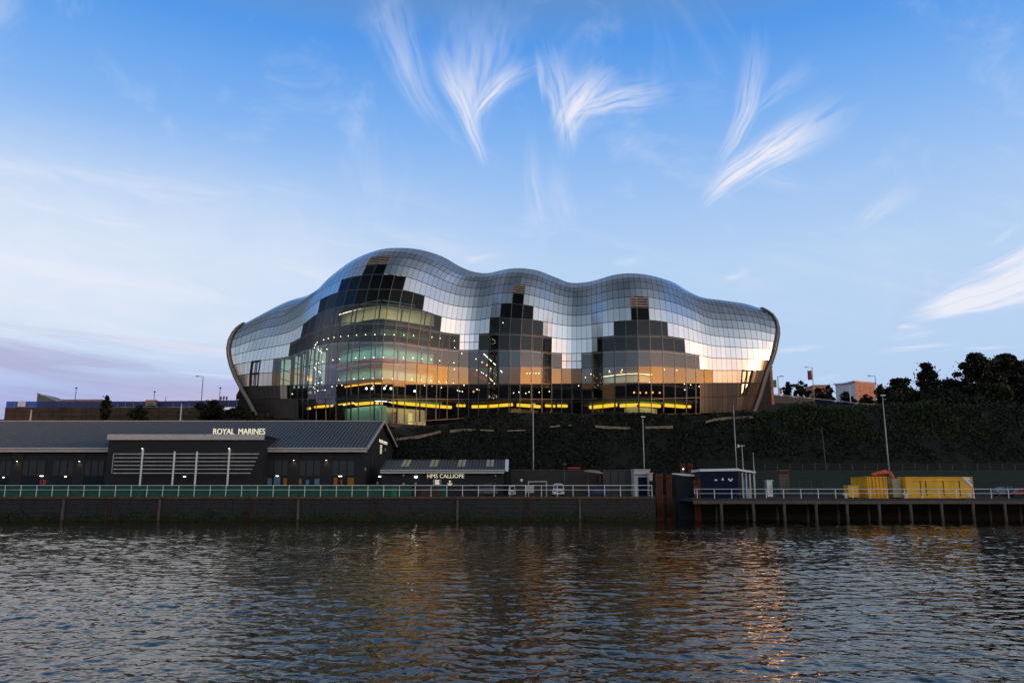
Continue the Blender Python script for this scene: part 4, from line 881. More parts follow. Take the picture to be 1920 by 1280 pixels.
for u, v, w_ in ((6.6, 894.5, .12), (78, 892, .26), (123, 893, .14), (346, 893, .18), (638, 892.3, .25), (520, 892, .2)):
    Y = YF - .13 if (u < 203 or u > 497) else YWg - .01
    q = at(u, v, Y); MB().box(q.x - w_, q.x + w_, Y - .05, Y, q.z - .045, q.z + .045).build('sign_light', M['lampw'], LH)
# gable lettering and small panels (plane x = xw)
gx = xw + .03
def gabletext(s_, ya, yb, za, zb_, name='lettering'):
    return text(s_, zb_ - za, M['letter'], LH, name, loc=(gx, ya, za), rot=(math.pi / 2, 0, math.pi / 2), ext=.04, width=yb - ya)
y_of = lambda u: (xw) * FPX * 1.0 / (u - 960) / 1.0
def gy(u, v): b_ = (640 - v) / FPX; return xw / ((u - 960) / FPX / (cp - b_ * sp))
gabletext('ROYAL NAVY', gy(711, 827), gy(726, 829), zat(828.5, gy(711, 827)), zat(822.5, gy(711, 827)))
ya = gy(712.5, 842); mk = MB()
for i in range(6):
    z_ = zat(834.5 + i * 2.9, ya); w_ = .5 + .22 * math.sin(i * 2.1 + 1)
    mk.box(gx - .02, gx + .06, ya + .1 * (i % 2), ya + .9 + w_, z_ - .075, z_ + .095)
mk.build('vertical_lettering', M['letter'], LH)
for u, v in ((689, 835), (684, 879), (721.5, 843)):
    yy = gy(u, v); MB().box(gx - .02, gx + .12, yy - .12, yy + .25, zat(v, yy) - .22, zat(v, yy) + .22).build('gable_lamp', M['offwhite'], LH)
MB().tube([(gx + .05, gy(697, 870), DECK), (gx + .05, gy(697, 870), zat(838, gy(697, 870)))], .07, 6).build('downpipe', M['panel_dark'], LH)
# --- the small boathouse with HMS CALLIOPE
Y1, Y2, Y3 = 121.5, 127.5, 133.0
xa2, xb2 = xat(714, 884, Y1), xat(944, 884, Y1); ze2 = zat(881.5, Y1); zr2 = zat(862.5, Y2)
BH = thing('small_quay_building', ((xa2 + xb2) / 2, Y1, DECK), 'low dark gabled building with HMS CALLIOPE letters and four pale roof lights', 'building')
MB().prism([(Y1 + .3, DECK), (Y3, DECK), (Y3, ze2 - .1), (Y2, zr2 - .2), (Y1 + .3, ze2 - .1)], xa2 + .2, xb2 - .1, axis='x').build('wall', M['wall_dark'], BH)
rf = MB(); roofslab(rf, xa2, xb2 + .45, (Y1 - .3, ze2), (Y2, zr2)); roofslab(rf, xa2, xb2 + .45, (Y3 + .3, ze2), (Y2, zr2)); roof2 = rf.build('roof', M['roofsheet'], BH)
sm = MB(); x = xa2
while x < xb2 + .3: sm.bar((x, Y1 - .3, ze2 + .04), (x, Y2, zr2 + .04), .07, .10); x += .5
tag(sm.build('standing_seam', M['seam'], roof2), kind='stuff')
MB().bar((xa2, Y2, zr2 + .06), (xb2 + .45, Y2, zr2 + .06), .25, .12).build('ridge_cap', M['panel_dark'], roof2)
for u in (759, 812.5, 865, 918.5):
    f0, f1 = .30, .97; x0 = xat(u, 872, Y1 + 2)
    for k in (-.33, .33):
        a_ = (x0 + k, Y1 - .3 + (Y2 - Y1 + .3) * f0, ze2 + (zr2 - ze2) * f0 + .10); c_ = (x0 + k, Y1 - .3 + (Y2 - Y1 + .3) * f1, ze2 + (zr2 - ze2) * f1 + .10)
        MB().bar(a_, c_, .50, .07).build('roof_light', M['skylight'], roof2)
MB().box(xa2, xb2 + .1, Y1 - .5, Y1 - .32, ze2 - .46, ze2 - .08).build('fascia_board', M['offwhite'], BH); MB().tube([(xa2, Y1 - .62, ze2 - .02), (xb2 + .1, Y1 - .62, ze2 - .02)], .11, 6).build('gutter', M['offwhite'], BH)
MB().bar((xb2 + .5, Y1 - .4, ze2 - .1), (xb2 + .5, Y2, zr2 + .08), .55, .14).build('verge_board', M['white'], BH)
MB().bar((xb2 + .5, Y3 + .3, ze2 - .1), (xb2 + .5, Y2, zr2 + .06), .10, .12).build('verge_board', M['offwhite'], BH)
text('HMS CALLIOPE', zat(888, Y1) - zat(895.6, Y1), M['letter'], BH, loc=(xat(801, 892, Y1), Y1 + .2, zat(895.6, Y1)), width=xat(870, 892, Y1) - xat(801, 892, Y1), ext=.06)
fr = MB(); a_, c_ = at(812.5, 909, Y1), at(826.5, 899, Y1)
for p, q in (((a_.x, a_.z), (c_.x, a_.z)), ((c_.x, a_.z), (c_.x, c_.z)), ((c_.x, c_.z), (a_.x, c_.z)), ((a_.x, c_.z), (a_.x, a_.z - .6))): fr.bar((p[0], Y1 + .15, p[1]), (q[0], Y1 + .15, q[1]), .09)
nbd = fr.build('notice_board', M['offwhite'], BH)
mk = MB(); 
for i in range(4): z_ = a_.z + .12 + i * .17; mk.box(a_.x + .2, c_.x - .2 - .1 * (i == 2), Y1 + .18, Y1 + .22, z_, z_ + .12)
mk.build('notice', M['letter'], nbd)
q = at(843.3, 908, Y1); mk = MB(); mk.box(q.x - .05, q.x + .05, Y1 + .2, Y1 + .28, q.z, zat(900, Y1)); 
for i in range(6):
    t0, t1 = math.pi * (1.08 + i * .14), math.pi * (1.08 + (i + 1) * .14)
    mk.bar((q.x + .34 * math.cos(t0), Y1 + .22, q.z + .30 + .34 * math.sin(t0)), (q.x + .34 * math.cos(t1), Y1 + .22, q.z + .30 + .34 * math.sin(t1)), .10)
mk.box(q.x - .2, q.x + .2, Y1 + .2, Y1 + .27, zat(902.5, Y1), zat(901.8, Y1)); mk.build('anchor_emblem', M['letter'], BH)
for u, v, w_, h_ in ((711.5, 893, .16, .07), (707.5, 905, .07, .2), (756.5, 890.5, .09, .14), (756.5, 906.5, .14, .11), (779.5, 893.5, .22, .12), (779, 906, .16, .11), (929, 891.5, .1, .12)):
    q = at(u, v, Y1); MB().box(q.x - w_, q.x + w_, Y1 + .12, Y1 + .29, q.z - h_, q.z + h_).build('bulkhead_light', M['lampw'] if u in (711.5, 779.5) else M['offwhite'], BH)
# --- low wall line, grey shed and cabin behind the quay on the right
def shed(name, u0, u1, v0, v1, Y, dep, m_, label, cat, roofm=None):
    x0, x1 = xat(u0, v1, Y), xat(u1, v1, Y); z0 = DECK - .04; z1 = zat(v0, Y)
    t = thing(name, ((x0 + x1) / 2, Y, z0), label, cat); MB().box(x0, x1, Y, Y + dep, z0, z1).build('wall', m_, t)
    MB().box(x0 - .12, x1 + .12, Y - .15, Y + dep + .1, z1, z1 + .14).build('roof', roofm or m_, t); return t, x0, x1, z0, z1
t, x0, x1, z0, z1 = shed('store_shed', 1131, 1189, 882, 920, 125, 7, M['panel_dark'], 'low flat grey-blue store shed behind the end of the white railing', 'shed')
for k in range(1, 4): MB().box(x0 + (x1 - x0) * k / 4 - .05, x0 + (x1 - x0) * k / 4 + .05, 124.9, 124.97, z0, z1 - .1).build('seam', M['joint'], t)
t, x0, x1, z0, z1 = shed('portable_office', 1189.5, 1219, 881, 916, 122, 5, M['offwhite'], 'small weathered white portable office with dark doors near the railing end', 'cabin')
MB().box(x0 + .6, x1 - .2, 121.9, 121.97, z0, zat(894, 122)).build('doorway', M['navy'], t); MB().box(x0 - .05, x1 + .05, 121.86, 121.93, zat(890, 122), zat(888.8, 122)).build('band', M['joint'], t)
t, x0, x1, z0, z1 = shed('sign_kiosk', 1217.5, 1224.5, 887.5, 920, 120, 1.6, M['offwhite'], 'narrow pale kiosk at the right end of the white office', 'kiosk')
MB().box(x0 + .02, x1 - .02, 119.9, 119.97, z0, zat(901, 120)).build('dark_base', M['joint'], t)
lw = thing('low_brick_wall', (xat(1010, 884, 127), 127, DECK), 'long low brick wall with rusty coping running behind the parked cars', 'wall')
MB().box(xat(958, 884, 127), xat(1130, 884, 127), 127, 127.4, DECK - .05, zat(881.5, 127)).build('wall', M['stone'], lw)
xx = xat(958, 884, 127); xe = xat(1130, 884, 127)
while xx < xe - .1:
    MB().box(xx + .02, min(xx + 2.6, xe) - .02, 126.9, 127.5, zat(881.5, 127), zat(880, 127)).build('coping_stone', M['coping'], lw); xx += 2.6
bt = thing('upturned_boat', (xat(1114, 884, 124), 123.6, DECK), 'small pale upturned boat on a rack left of the grey shed', 'boat')
q0, q1 = at(1096, 882, 123), at(1131, 886, 123)
vs = []
for i in range(9):
    t_ = i / 8; x = q0.x + (q1.x - q0.x) * t_; w_ = .75 * math.sin(math.pi * min(max(t_, .04), .96)) ** .6; z_ = q0.z + (q1.z - q0.z) * t_
    vs += [(x, 123.4 + w_ * math.cos(a), z_ - .15 + .45 * math.sin(a) * (w_ + .2)) for a in np.linspace(0, math.pi, 7)]
MB().add(vs, [(i * 7 + k, i * 7 + k + 1, i * 7 + k + 8, i * 7 + k + 7) for i in range(8) for k in range(6)]).build('hull', M['stonewall'], bt, True)
for x in (q0.x + .5, q1.x - .5):
    for y in (122.8, 124): MB().bar((x, y, DECK), (x, y, q1.z - .3), .1).build('rack_leg', M['rust'], bt)
    MB().bar((x, 122.7, q1.z - .24), (x, 124.1, q1.z - .24), .1).build('rack_beam', M['rust'], bt)
# navy cabin with white flat roof and timber posts at the side
YC = 116.0; xc0, xc1 = xat(1314, 884, YC), xat(1384.5, 884, YC); zc1 = zat(883.5, YC); xc2 = xc1 + 1.1
CB = thing('navy_cabin', ((xc0 + xc1) / 2, YC, JDECK), 'dark navy site cabin with white flat roof edge on the jetty', 'cabin')
xs_side = xat(1418, 890, YC + 5) 
xe_ = xat(1417, 888, YC)
n_pan = 7
for i in range(n_pan): MB().box(xc0 + (xc1 - xc0) * i / n_pan + .012, xc0 + (xc1 - xc0) * (i + 1) / n_pan - .012, YC, YC + .12, JDECK, zc1).build('wall_panel', M['navy'], CB)
MB().box(xc0 + .02, xc1 - .02, YC + .14, YC + 5.5, JDECK, zc1 - .02).build('core', M['joint'], CB)
MB().box(xc1, xe_, YC + .9, YC + 5.5, JDECK, zc1 - .2).build('side_room', M['panel_dark'], CB)
for i, f in enumerate((.02, .28, .50, .72, .96)):
    x = xc1 + (xe_ - xc1) * f; MB().box(x - .10, x + .10, YC + .55, YC + .72, JDECK, zc1 - .1 - .3 * f).build('timber_post', M['offwhite'], CB)
MB().box(xc1 + (xe_ - xc1) * .30, xc1 + (xe_ - xc1) * .46, YC + .8, YC + .88, JDECK, zat(896, YC)).build('blue_door', mat('light_blue_door', (.04, .18, .36), .5), CB)
MB().box(xc1 + (xe_ - xc1) * .53, xc1 + (xe_ - xc1) * .70, YC + .8, YC + .88, JDECK, zat(896, YC)).build('boarded_door', M['timber'], CB)
rfm = MB(); rfm.add([(xc0 - .15, YC - .12, zc1), (xc1 + .05, YC - .12, zc1 + .1), (xc1 + .05, YC + 5.6, zc1 + .1), (xc0 - .15, YC + 5.6, zc1), (xc0 - .15, YC - .12, zc1 + .34), (xc1 + .05, YC - .12, zc1 + .44), (xc1 + .05, YC + 5.6, zc1 + .44), (xc0 - .15, YC + 5.6, zc1 + .34)], [(0,3,2,1),(4,5,6,7),(0,1,5,4),(1,2,6,5),(2,3,7,6),(3,0,4,7)])
rfm.build('roof_edge', M['white'], CB)
MB().bar((xc1 + .05, YC + .3, zc1 + .25), (xe_ + .15, YC + .6, zc1 - .12), .3, .28).build('roof_edge', M['white'], CB)
for u0, u1, v0, v1 in ((1340, 1344.6, 900.8, 898.2), (1353.4, 1356.6, 900.4, 895.8), (1365.4, 1368.4, 899.8, 896.6), (1367.8, 1372, 901.8, 898.8), (1371, 1374, 899.4, 896.6)):
    MB().box(xat(u0, 899, YC), xat(u1, 899, YC), YC - .05, YC - .003, zat(v0, YC), zat(v1, YC)).build('white_mark', M['white'], CB)
# yellow containers
def container(name, u0, u1, v0, v1, Y, dep, label, corr=True, sidew=None, panels=False):
    x0, x1 = xat(u0, v1, Y), xat(u1, v1, Y); z0 = JDECK + .02 if Y < 121 else DECK; z1 = zat(v0, Y)
    t = thing(name, ((x0 + x1) / 2, Y, z0), label, 'container', 'yellow containers on the jetty')
    MB().box(x0 + .06, x1 - .06, Y + (.2 if corr else .08), Y + dep, z0 + .1, z1 - .04).build('body', M['yellowpaint'], t)
    if corr:
        n_ = max(3, int((x1 - x0) / .54))
        for i in range(n_):
            a = x0 + .1 + (x1 - x0 - .2) * (i + .18) / n_; c = x0 + .1 + (x1 - x0 - .2) * (i + .72) / n_
            MB().prism([(a, Y + .2), (a + .06, Y - .02), (c - .06, Y - .02), (c, Y + .2)], z0 + .16, z1 - .14, axis='zz').build('corrugation', M['yellowpaint'], t)
    if panels:
        for f in panels: MB().box(x0 + (x1 - x0) * f - .05, x0 + (x1 - x0) * f + .05, Y + .02, Y + .09, z0 + .3, z1 - .5).build('side_rib', M['brownbox'], t)
        MB().box(x0, x1, Y + .0, Y + .09, z1 - .56, z1 - .48).build('side_rail', M['yellowpaint'], t)
        MB().box(x0 + .1, x0 + .2, Y + .03, Y + .09, z0 + .3, z1 - .2).build('side_rib', M['yellowpaint'], t)
    e = MB()
    for x in (x0, x1 - .14):
        for y in (Y - .02, Y + dep - .1): e.box(x, x + .14, y, y + .14, z0, z1)
    for z in (z0, z1 - .12):
        for y in (Y - .02, Y + dep - .1): e.box(x0 + .14, x1 - .14, y, y + .12, z, z + .12)
        for x in (x0, x1 - .14): e.box(x, x + .14, Y + .12, Y + dep - .1, z, z + .12)
    e.build('corner_frame', M['yellowpaint'], t); MB().box(x0 + .1, x1 - .1, Y + .1, Y + .2, z0 + .0, z0 + .06).build('underside', M['joint'], t)
    return t, x0, x1, z0, z1
tb = thing('yellow_plant_box', (xat(1600, 929, 116), 116, JDECK), 'small yellow plant box with lighter lid left of the containers', 'plant box')
x0, x1 = xat(1591, 920, 116), xat(1610, 920, 116); zt_ = zat(909, 116)
MB().box(x0, x1, 116, 117.6, JDECK + .12, zt_ - .12).build('body', M['yellowpaint'], tb); MB().box(x0 - .05, x1 + .04, 115.94, 117.65, zt_ - .11, zt_).build('lid', M['skylight'], tb); MB().box(x0 + .1, x1 - .1, 116.1, 117.5, JDECK, JDECK + .11).build('skid', M['joint'], tb)
container('shipping_container', 1628.5, 1665.5, 893, 931, 115.2, 5.6, 'short corrugated yellow shipping container behind the railing, left of the long one')
t, x0, x1, z0, z1 = container('yellow_skip', 1612.5, 1628, 895, 913, 119.5, 2.4, 'olive yellow open tank raised behind the short corrugated container', corr=False)
MB().box(x0, x1, 119.6, 121.8, DECK - .2, z0).build('stand', M['joint'], t)
t, x0, x1, z0, z1 = container('shipping_container', 1700.5, 1827, 893.5, 931, 115.2, 2.5, 'long yellow shipping container with a white diagonal flash at its right end', corr=False, panels=(.22, .30, .56, .80))
f0, f1 = x0 + (x1 - x0) * .842, x1 - .12
MB().add([(f0, 115.17, z1 - .12), (f0 + 1.1, 115.17, z1 - .12), (f1, 115.17, z1 - 1.15), (f1, 115.17, z1 - 1.55)], [(0, 1, 2, 3)]).build('white_flash', M['white'], t)
pm = mat('purple_print', (.16, .10, .40), .6); mk = MB()
for i, (dx, dz) in enumerate(((.95, -.52), (1.12, -.60), (1.30, -.66), (1.16, -.78), (1.36, -.86), (1.50, -.96))): mk.box(f0 + dx - .07, f0 + dx + .05, 115.155, 115.163, z1 + dz - .06, z1 + dz + .05)
mk.build('printed_mark', pm, t)
MB().box(x0 - 1.35, x0 - .02, 116.4, 118.4, z0 + .1, z1 - .25).build('end_unit', M['skylight'], t)
# orange excavator
EX = thing('excavator', (xat(1684, 920, 119.5), 119.5, JDECK), 'orange excavator with its boom folded over behind the short yellow container', 'excavator')
pt = lambda u, v, Y=118.6: Vector((xat(u, v, Y), Y, zat(v, Y)))
bo = MB()
for a, c, w1, w2 in (((1684, 916), (1676, 900), .55, .6), ((1676, 900), (1668, 886), .6, .62), ((1668, 886), (1660, 884), .6, .55)):
    bo.tube([pt(*a), pt(*c)], [w1 * .5, w2 * .5], 6)
bo.build('boom', M['orangepaint'], EX)
MB().tube([pt(1661, 884.5), pt(1640, 888.5), pt(1634, 889)], [.40, .26, .16], 6).build('dipper_arm', M['orangepaint'], EX)
MB().tube([pt(1634, 888), pt(1658, 882.5)], [.07, .07], 6).build('hydraulic_ram', M['pole'], EX); MB().tube([pt(1664.5, 893.5), pt(1672, 901)], [.08, .08], 6).build('hydraulic_ram', M['pole'], EX)
q = pt(1685, 912); MB().box(q.x - .9, q.x + 1.0, 118.2, 120.6, JDECK + 1.0, q.z + .15).build('cab_body', M['orangepaint'], EX)
MB().box(q.x - .1, q.x + .8, 118.15, 118.3, JDECK + 1.7, q.z + .1).build('cab_window', M['winglass'], EX)
for y in (118.1, 120.3): MB().tube([(q.x - 1.3, y, JDECK + .42), (q.x + 1.3, y, JDECK + .42)], .42, 10).build('track', M['tyre'], EX)
MB().box(q.x - 1.2, q.x + 1.2, 118.4, 120.4, JDECK + .5, JDECK + 1.0).build('undercarriage', M['joint'], EX)
# mooring bollards
def bollard(u, v, lab):
    q = at(u, v, 112.9); t = thing('mooring_bollard', (q.x, 112.9, JDECK), lab, 'bollard', 'white mooring bollards on the jetty')
    MB().tube([(q.x, 112.9, JDECK), (q.x, 112.9, JDECK + .35), (q.x, 112.9, JDECK + .45)], [.22, .17, .17], 10).build('stem', M['white'], t, True)
    MB().tube([(q.x - .42, 112.9, JDECK + .52), (q.x - .3, 112.9, JDECK + .58), (q.x + .3, 112.9, JDECK + .58), (q.x + .42, 112.9, JDECK + .52)], [.07, .11, .11, .07], 8).build('head', M['white'], t, True)
for u, l in ((1586, 'white tee bollard just left of the small yellow plant box'), (1699, 'white tee bollard at the left foot of the long yellow container'), (1817, 'white tee bollard at the right foot of the long yellow container')): bollard(u, 930, l)
# ------------------------------------------------------------------ railings
def railing(name, u0, u1, step_u, Y, z0, vtop, vmid, label, m_=M['white'], r=.045, endloop=False):
    x0, x1 = xat(u0, vtop, Y), xat(u1, vtop, Y); zt_, zm = zat(vtop, Y), zat(vmid, Y)
    t = thing(name, ((x0 + x1) / 2, Y, z0), label, 'railing')
    MB().tube([(x0, Y, zt_), (x1, Y, zt_)], r, 6).build('top_rail', m_, t, True); MB().tube([(x0, Y, zm), (x1, Y, zm)], r * .8, 6).build('mid_rail', m_, t, True)
    sx = xat(u0 + step_u, vtop, Y) - x0; x = x0 + (0 if not endloop else .35); pm_ = None
    while x < x1 + .05:
        if pm_ is None:
            o = MB().tube([(0, 0, -.05), (0, 0, zt_ - z0)], r * 1.15, 6).build('post', m_, None); pm_ = o.data; bpy.data.objects.remove(o)
        o = bpy.data.objects.new('post', pm_); COL.objects.link(o); o.parent = t; o.matrix_parent_inverse = root_inv(t); o.location = (x, Y, z0); x += sx
    if endloop: MB().tube([(x0, Y, zt_), (x0, Y, zm)], r, 6).build('end_loop', m_, t)
    return t
railing('quay_railing', -48.6, 1222.5, 29.55, QY + .15, DECK, 909.6, 918, 'long white two-bar railing along the stone quay edge, left of the gap')
railing('jetty_railing', 1302, 1960, 32.4, QY + .1, JDECK, 916.4, 924.6, 'white two-bar railing along the timber jetty on the right', endloop=True)
# green netting and boards fixed behind the left railing
gn = thing('netting_screen', (xat(340, 918, 113), 113, DECK), 'dark green debris netting fixed behind the left part of the white railing', 'netting screen')
u = -20
while u < 690:
    x0, x1 = xat(u, 918, QY + .6), xat(u + 58, 918, QY + .6); brown = 352 < u < 420 or 640 < u < 700
    MB().box(x0 + .02, x1 - .02, QY + .6, QY + .64, DECK + .03, zat(910.6, QY + .6)).build('net_panel', M['greennet'], gn)
    u += 58
tg = mat('bright_green_crate', (.01, .22, .09), .6)
for u0, u1, mm, v0, lab in ((352, 385, 'brownbox', 911, 'brown board crate in front of the netting, left one'), (424, 446, 'brownbox', 911, 'brown board crate in front of the netting by the last white pole'), (722, 744, 'greenc', 911, 'bright green crate behind the railing below the gable wall'),
                            (745, 770, 'greennet', 910.5, 'dark green crate right of the bright green one'), (790, 824, 'brownbox', 912, 'brown wooden crate under the notice board'), (824, 838, 'greennet', 912, 'teal green bin beside the brown crate')):
    x0, x1 = xat(u0, 918, 112.9), xat(u1, 918, 112.9); t = thing('crate', ((x0 + x1) / 2, 113.2, DECK), lab, 'crate', 'crates stored along the quay railing')
    zt_ = zat(v0, 112.9); mm_ = tg if mm == 'greenc' else M[mm]
    MB().box(x0, x1, 112.9, 114, DECK, zt_ - .08).build('body', mm_, t); MB().box(x0 - .03, x1 + .03, 112.86, 114.04, zt_ - .075, zt_).build('lid', mm_, t)
    for k in range(1, 4): MB().box(x0 + (x1 - x0) * k / 4 - .03, x0 + (x1 - x0) * k / 4 + .03, 112.84, 112.9, DECK + .05, zt_ - .1).build('batten', mm_, t)
lb = thing('lifebuoy_stand', (xat(81.5, 905, 112.7), 112.7, DECK), 'red lifebuoy ring on a thin post behind the railing at the far left', 'lifebuoy')
q = at(81.5, 904, 112.7); rg = []
for i in range(21): a = 2 * math.pi * i / 20; rg.append((q.x + .36 * math.cos(a), 112.6, q.z + .36 * math.sin(a)))
MB().tube(rg, .11, 6, cap=False).build('ring', M['redpaint'], lb, True); MB().tube([(q.x, 112.75, DECK), (q.x, 112.75, q.z + .3)], .035, 6).build('post', M['pole'], lb)
# ------------------------------------------------------------------ vehicles
def car(u0, u1, vb, vt, Y, paint, label, front=False, est=False, z0=DECK):
    x0, x1 = xat(u0, 915, Y), xat(u1, 915, Y); H = zat(vt, Y) - z0; L_ = x1 - x0
    t = thing('parked_car', ((x0 + x1) / 2, Y, z0), label, 'car', 'cars parked on the quay')
    if not front:
        lowp = [(0, .22), (.0, .52), (.03, .60), (.22, .66), (.95, .68), (1, .55), (1, .22)]
        MB().prism([(x0 + a * L_, z0 + c * H) for a, c in lowp], Y, Y + 1.75).build('body', paint, t)
        cabp = [(.20, .66), (.34, .96), (.42, 1.0), (.80 if not est else .90, 1.0), (.93 if not est else .97, .70), (.93, .66)]
        MB().prism([(x0 + a * L_, z0 + c * H) for a, c in cabp], Y + .14, Y + 1.6).build('cabin', M['winglass'], t)
        MB().prism([(x0 + a * L_, z0 + c * H) for a, c in ((.34, .965), (.42, 1.0), (.82 if not est else .90, 1.0), (.80, .965))], Y + .11, Y + 1.63).build('roof', paint, t)
        for a in (.36, .60, .84): MB().bar((x0 + a * L_, Y + .12, z0 + .66 * H), (x0 + (a + .0) * L_, Y + .16, z0 + .97 * H), .07, .04).build('pillar', paint, t)
        for a in (.19, .80):
            for y in (Y - .02, Y + 1.6): w_ = MB().tube([(x0 + a * L_, y, z0 + .31), (x0 + a * L_, y + .17, z0 + .31)], .31, 12).build('wheel', M['tyre'], t)
        MB().box(x0 - .02, x0 + .10, Y + .1, Y + .4, z0 + .46 * H, z0 + .56 * H).build('headlight', M['lampw'] if 0 else M['white'], t)
    else:
        W_ = L_
        MB().prism([(x0 + a * W_, z0 + c * H) for a, c in ((.02, .18), (0, .35), (.02, .58), (.07, .62), (.93, .62), (.98, .58), (1, .35), (.98, .18))], Y, Y + 3.9).build('body', paint, t)
        MB().prism([(x0 + a * W_, z0 + c * H) for a, c in ((.08, .62), (.17, .97), (.83, .97), (.92, .62))], Y + .55, Y + 3.4).build('cabin', M['winglass'], t)
        MB().prism([(x0 + a * W_, z0 + c * H) for a, c in ((.145, .90), (.17, 1.0), (.30, 1.02), (.70, 1.02), (.83, 1.0), (.855, .90), (.80, .94), (.20, .94))], Y + .50, Y + 3.3).build('roof', paint, t)
        for a0, a1 in ((.08, .18), (.92, .82)): MB().bar((x0 + a0 * W_, Y + .5, z0 + .60 * H), (x0 + a1 * W_, Y + .5, z0 + .97 * H), .09).build('pillar', paint, t)
        MB().box(x0 + .30 * W_, x0 + .70 * W_, Y - .04, Y + .01, z0 + .30 * H, z0 + .42 * H).build('grille', M['joint'], t)
        for a in (.08, .78): MB().box(x0 + a * W_, x0 + (a + .14) * W_, Y - .04, Y + .01, z0 + .40 * H, z0 + .52 * H).build('headlight', M['winglass'], t)
        for a in (.10, .90):
            for y in (Y + .5, Y + 3.1): MB().tube([(x0 + a * W_ - .1, y, z0 + .3), (x0 + a * W_ + .1, y, z0 + .3)], .3, 12).build('wheel', M['tyre'], t)
    return t
cpaint = lambda n_, c: mat(n_, c, .25, .3, .1, 1, coat=.6)
car(897, 934, 925, 905.5, 117, cpaint('grey_green_car_paint', (.10, .13, .13)), 'dark grey-green estate car parked below the end of the HMS CALLIOPE roof', est=True)
car(953, 967, 925, 910.0, 116, cpaint('white_car_paint', (.70, .70, .72)), 'small white car mostly hidden behind the railing near the pale trailer', front=True)
car(1036, 1059, 925, 906.3, 117, cpaint('bright_white_car_paint', (.80, .80, .82)), 'white hatchback facing the river, framed by the railing', front=True)
car(1103, 1140, 925, 911, 117, cpaint('blue_car_paint', (.03, .05, .14)), 'dark blue car parked behind the railing near the store shed')
car(1872, 1902, 931, 911.5, 121, cpaint('teal_car_paint', (.12, .22, .23)), 'teal grey car parked at the far right beyond the long container')
car(1903, 1940, 931, 914, 119, cpaint('red_car_paint', (.40, .03, .04)), 'red car cut off by the right edge of the picture')
tr = thing('box_trailer', (xat(993, 920, 115), 115, DECK), 'pale box trailer with slatted side left of the goalpost frame', 'trailer')
x0, x1 = xat(984.5, 918, 115), xat(1001.5, 918, 115)
for i in range(5): MB().box(x0, x1, 115, 115.08, zat(920.5 - i * 2.1, 115) + .02, zat(918.6 - i * 2.1, 115)).build('side_slat', M['offwhite'], tr)
MB().box(x0 + .05, x1 - .05, 115.1, 116.8, DECK + .5, zat(910.6, 115)).build('box', M['offwhite'], tr)
for x in (x0 + .35, x1 - .35): MB().tube([(x, 115.0, DECK + .28), (x, 115.2, DECK + .28)], .28, 10).build('wheel', M['tyre'], tr)
gf = thing('goalpost_frame', (xat(1008, 910, 114.5), 114.5, DECK), 'white metal goalpost frame between the trailer and the white hatchback', 'frame')
a_, c_ = at(991, 902.8, 114.5), at(1024.6, 902, 114.5)
MB().bar(a_, c_, .13).build('crossbar', M['offwhite'], gf)
for p in (a_, c_): MB().bar((p.x, 114.5, DECK), (p.x, 114.5, p.z + .1), .12).build('upright', M['offwhite'], gf)
for u, v, w_, h_, mm, nm, lab, cat in ((978, 899.7, .16, .24, 'white', 'round_sign', 'small white oval sign left of the goalpost frame', 'sign'), (1257, 926, .0, 0, None, None, None, None)):
    if nm:
        q = at(u, v, 117); t = thing(nm, (q.x, 117, DECK), lab, cat); MB().tube([(q.x, 117, q.z), (q.x, 117.05, q.z)], .2, 12).build('disc', M[mm], t); MB().tube([(q.x, 117.08, DECK), (q.x, 117.08, q.z)], .03, 6).build('post', M['darkpole'], t)
q = at(1083, 877, 127); t = thing('red_sign_board', (q.x, 127.2, DECK), 'thin red sign board on top of the low brick wall', 'sign'); MB().box(xat(1065, 877, 127), xat(1087.5, 877, 127), 127.1, 127.2, zat(878.3, 127), zat(875.6, 127)).build('board', M['redpaint'], t)
for x in (xat(1068, 877, 127), xat(1085, 877, 127)): MB().box(x - .04, x + .04, 127.21, 127.27, DECK, zat(876, 127)).build('post', M['darkpole'], t)
# rusty dolphins and the white pontoon cover in the gap
def dolphin(u0, u1, v0, v1, Y, label, m_='rust', light=False):
    x0, x1 = xat(u0, v0, Y), xat(u1, v0, Y); z1 = zat(v0, Y); z0 = max(-.8, zat(v1, Y)) if v1 < 960 else -.8
    t = thing('rusty_dolphin', ((x0 + x1) / 2, Y, z0), label, 'mooring dolphin', 'rusty steel mooring structures in the gap')
    n_ = 3
    for i in range(n_):
        xx = x0 + (x1 - x0) * (i + .5) / n_; MB().tube([(xx, Y, -.8), (xx, Y, z1 - .06 * (i == 1))], (x1 - x0) / n_ * .52, 8).build('steel_pile', M[m_], t, True)
    MB().box(x0 - .05, x1 + .05, Y - .3, Y + .3, z1 - .5, z1 - .3).build('waler', M['rust'], t)
    if light: MB().tube([(x0 + .4, Y - .3, z1 - .9), (x0 + .4, Y - .36, z1 - .9)], .09, 8).build('lamp', M['lamp'], t)
dolphin(1228.5, 1242, 887, 970, 118, 'rusty steel dolphin just right of the railing end'); dolphin(1248.5, 1259, 888.5, 970, 119, 'shorter rusty dolphin second from the railing end')
dolphin(1275, 1284, 868, 970, 124, 'tall rusty post pair with a small lit lamp', light=True); dolphin(1290, 1298.5, 868, 970, 124.5, 'tall rusty post pair left of the navy cabin roof'); dolphin(1300, 1312, 899, 970, 114.5, 'broad rusty dolphin in front of the navy cabin corner')
pc = thing('covered_pontoon', (xat(1285, 890, 121), 121, 0), 'dark pontoon with a white curved cover moored in the gap', 'pontoon')
a_ = [at(1260, 887.8, 120), at(1270, 889, 120), at(1284, 891.2, 120), at(1298, 892, 120), at(1311, 892.5, 120)]
ca = MB()
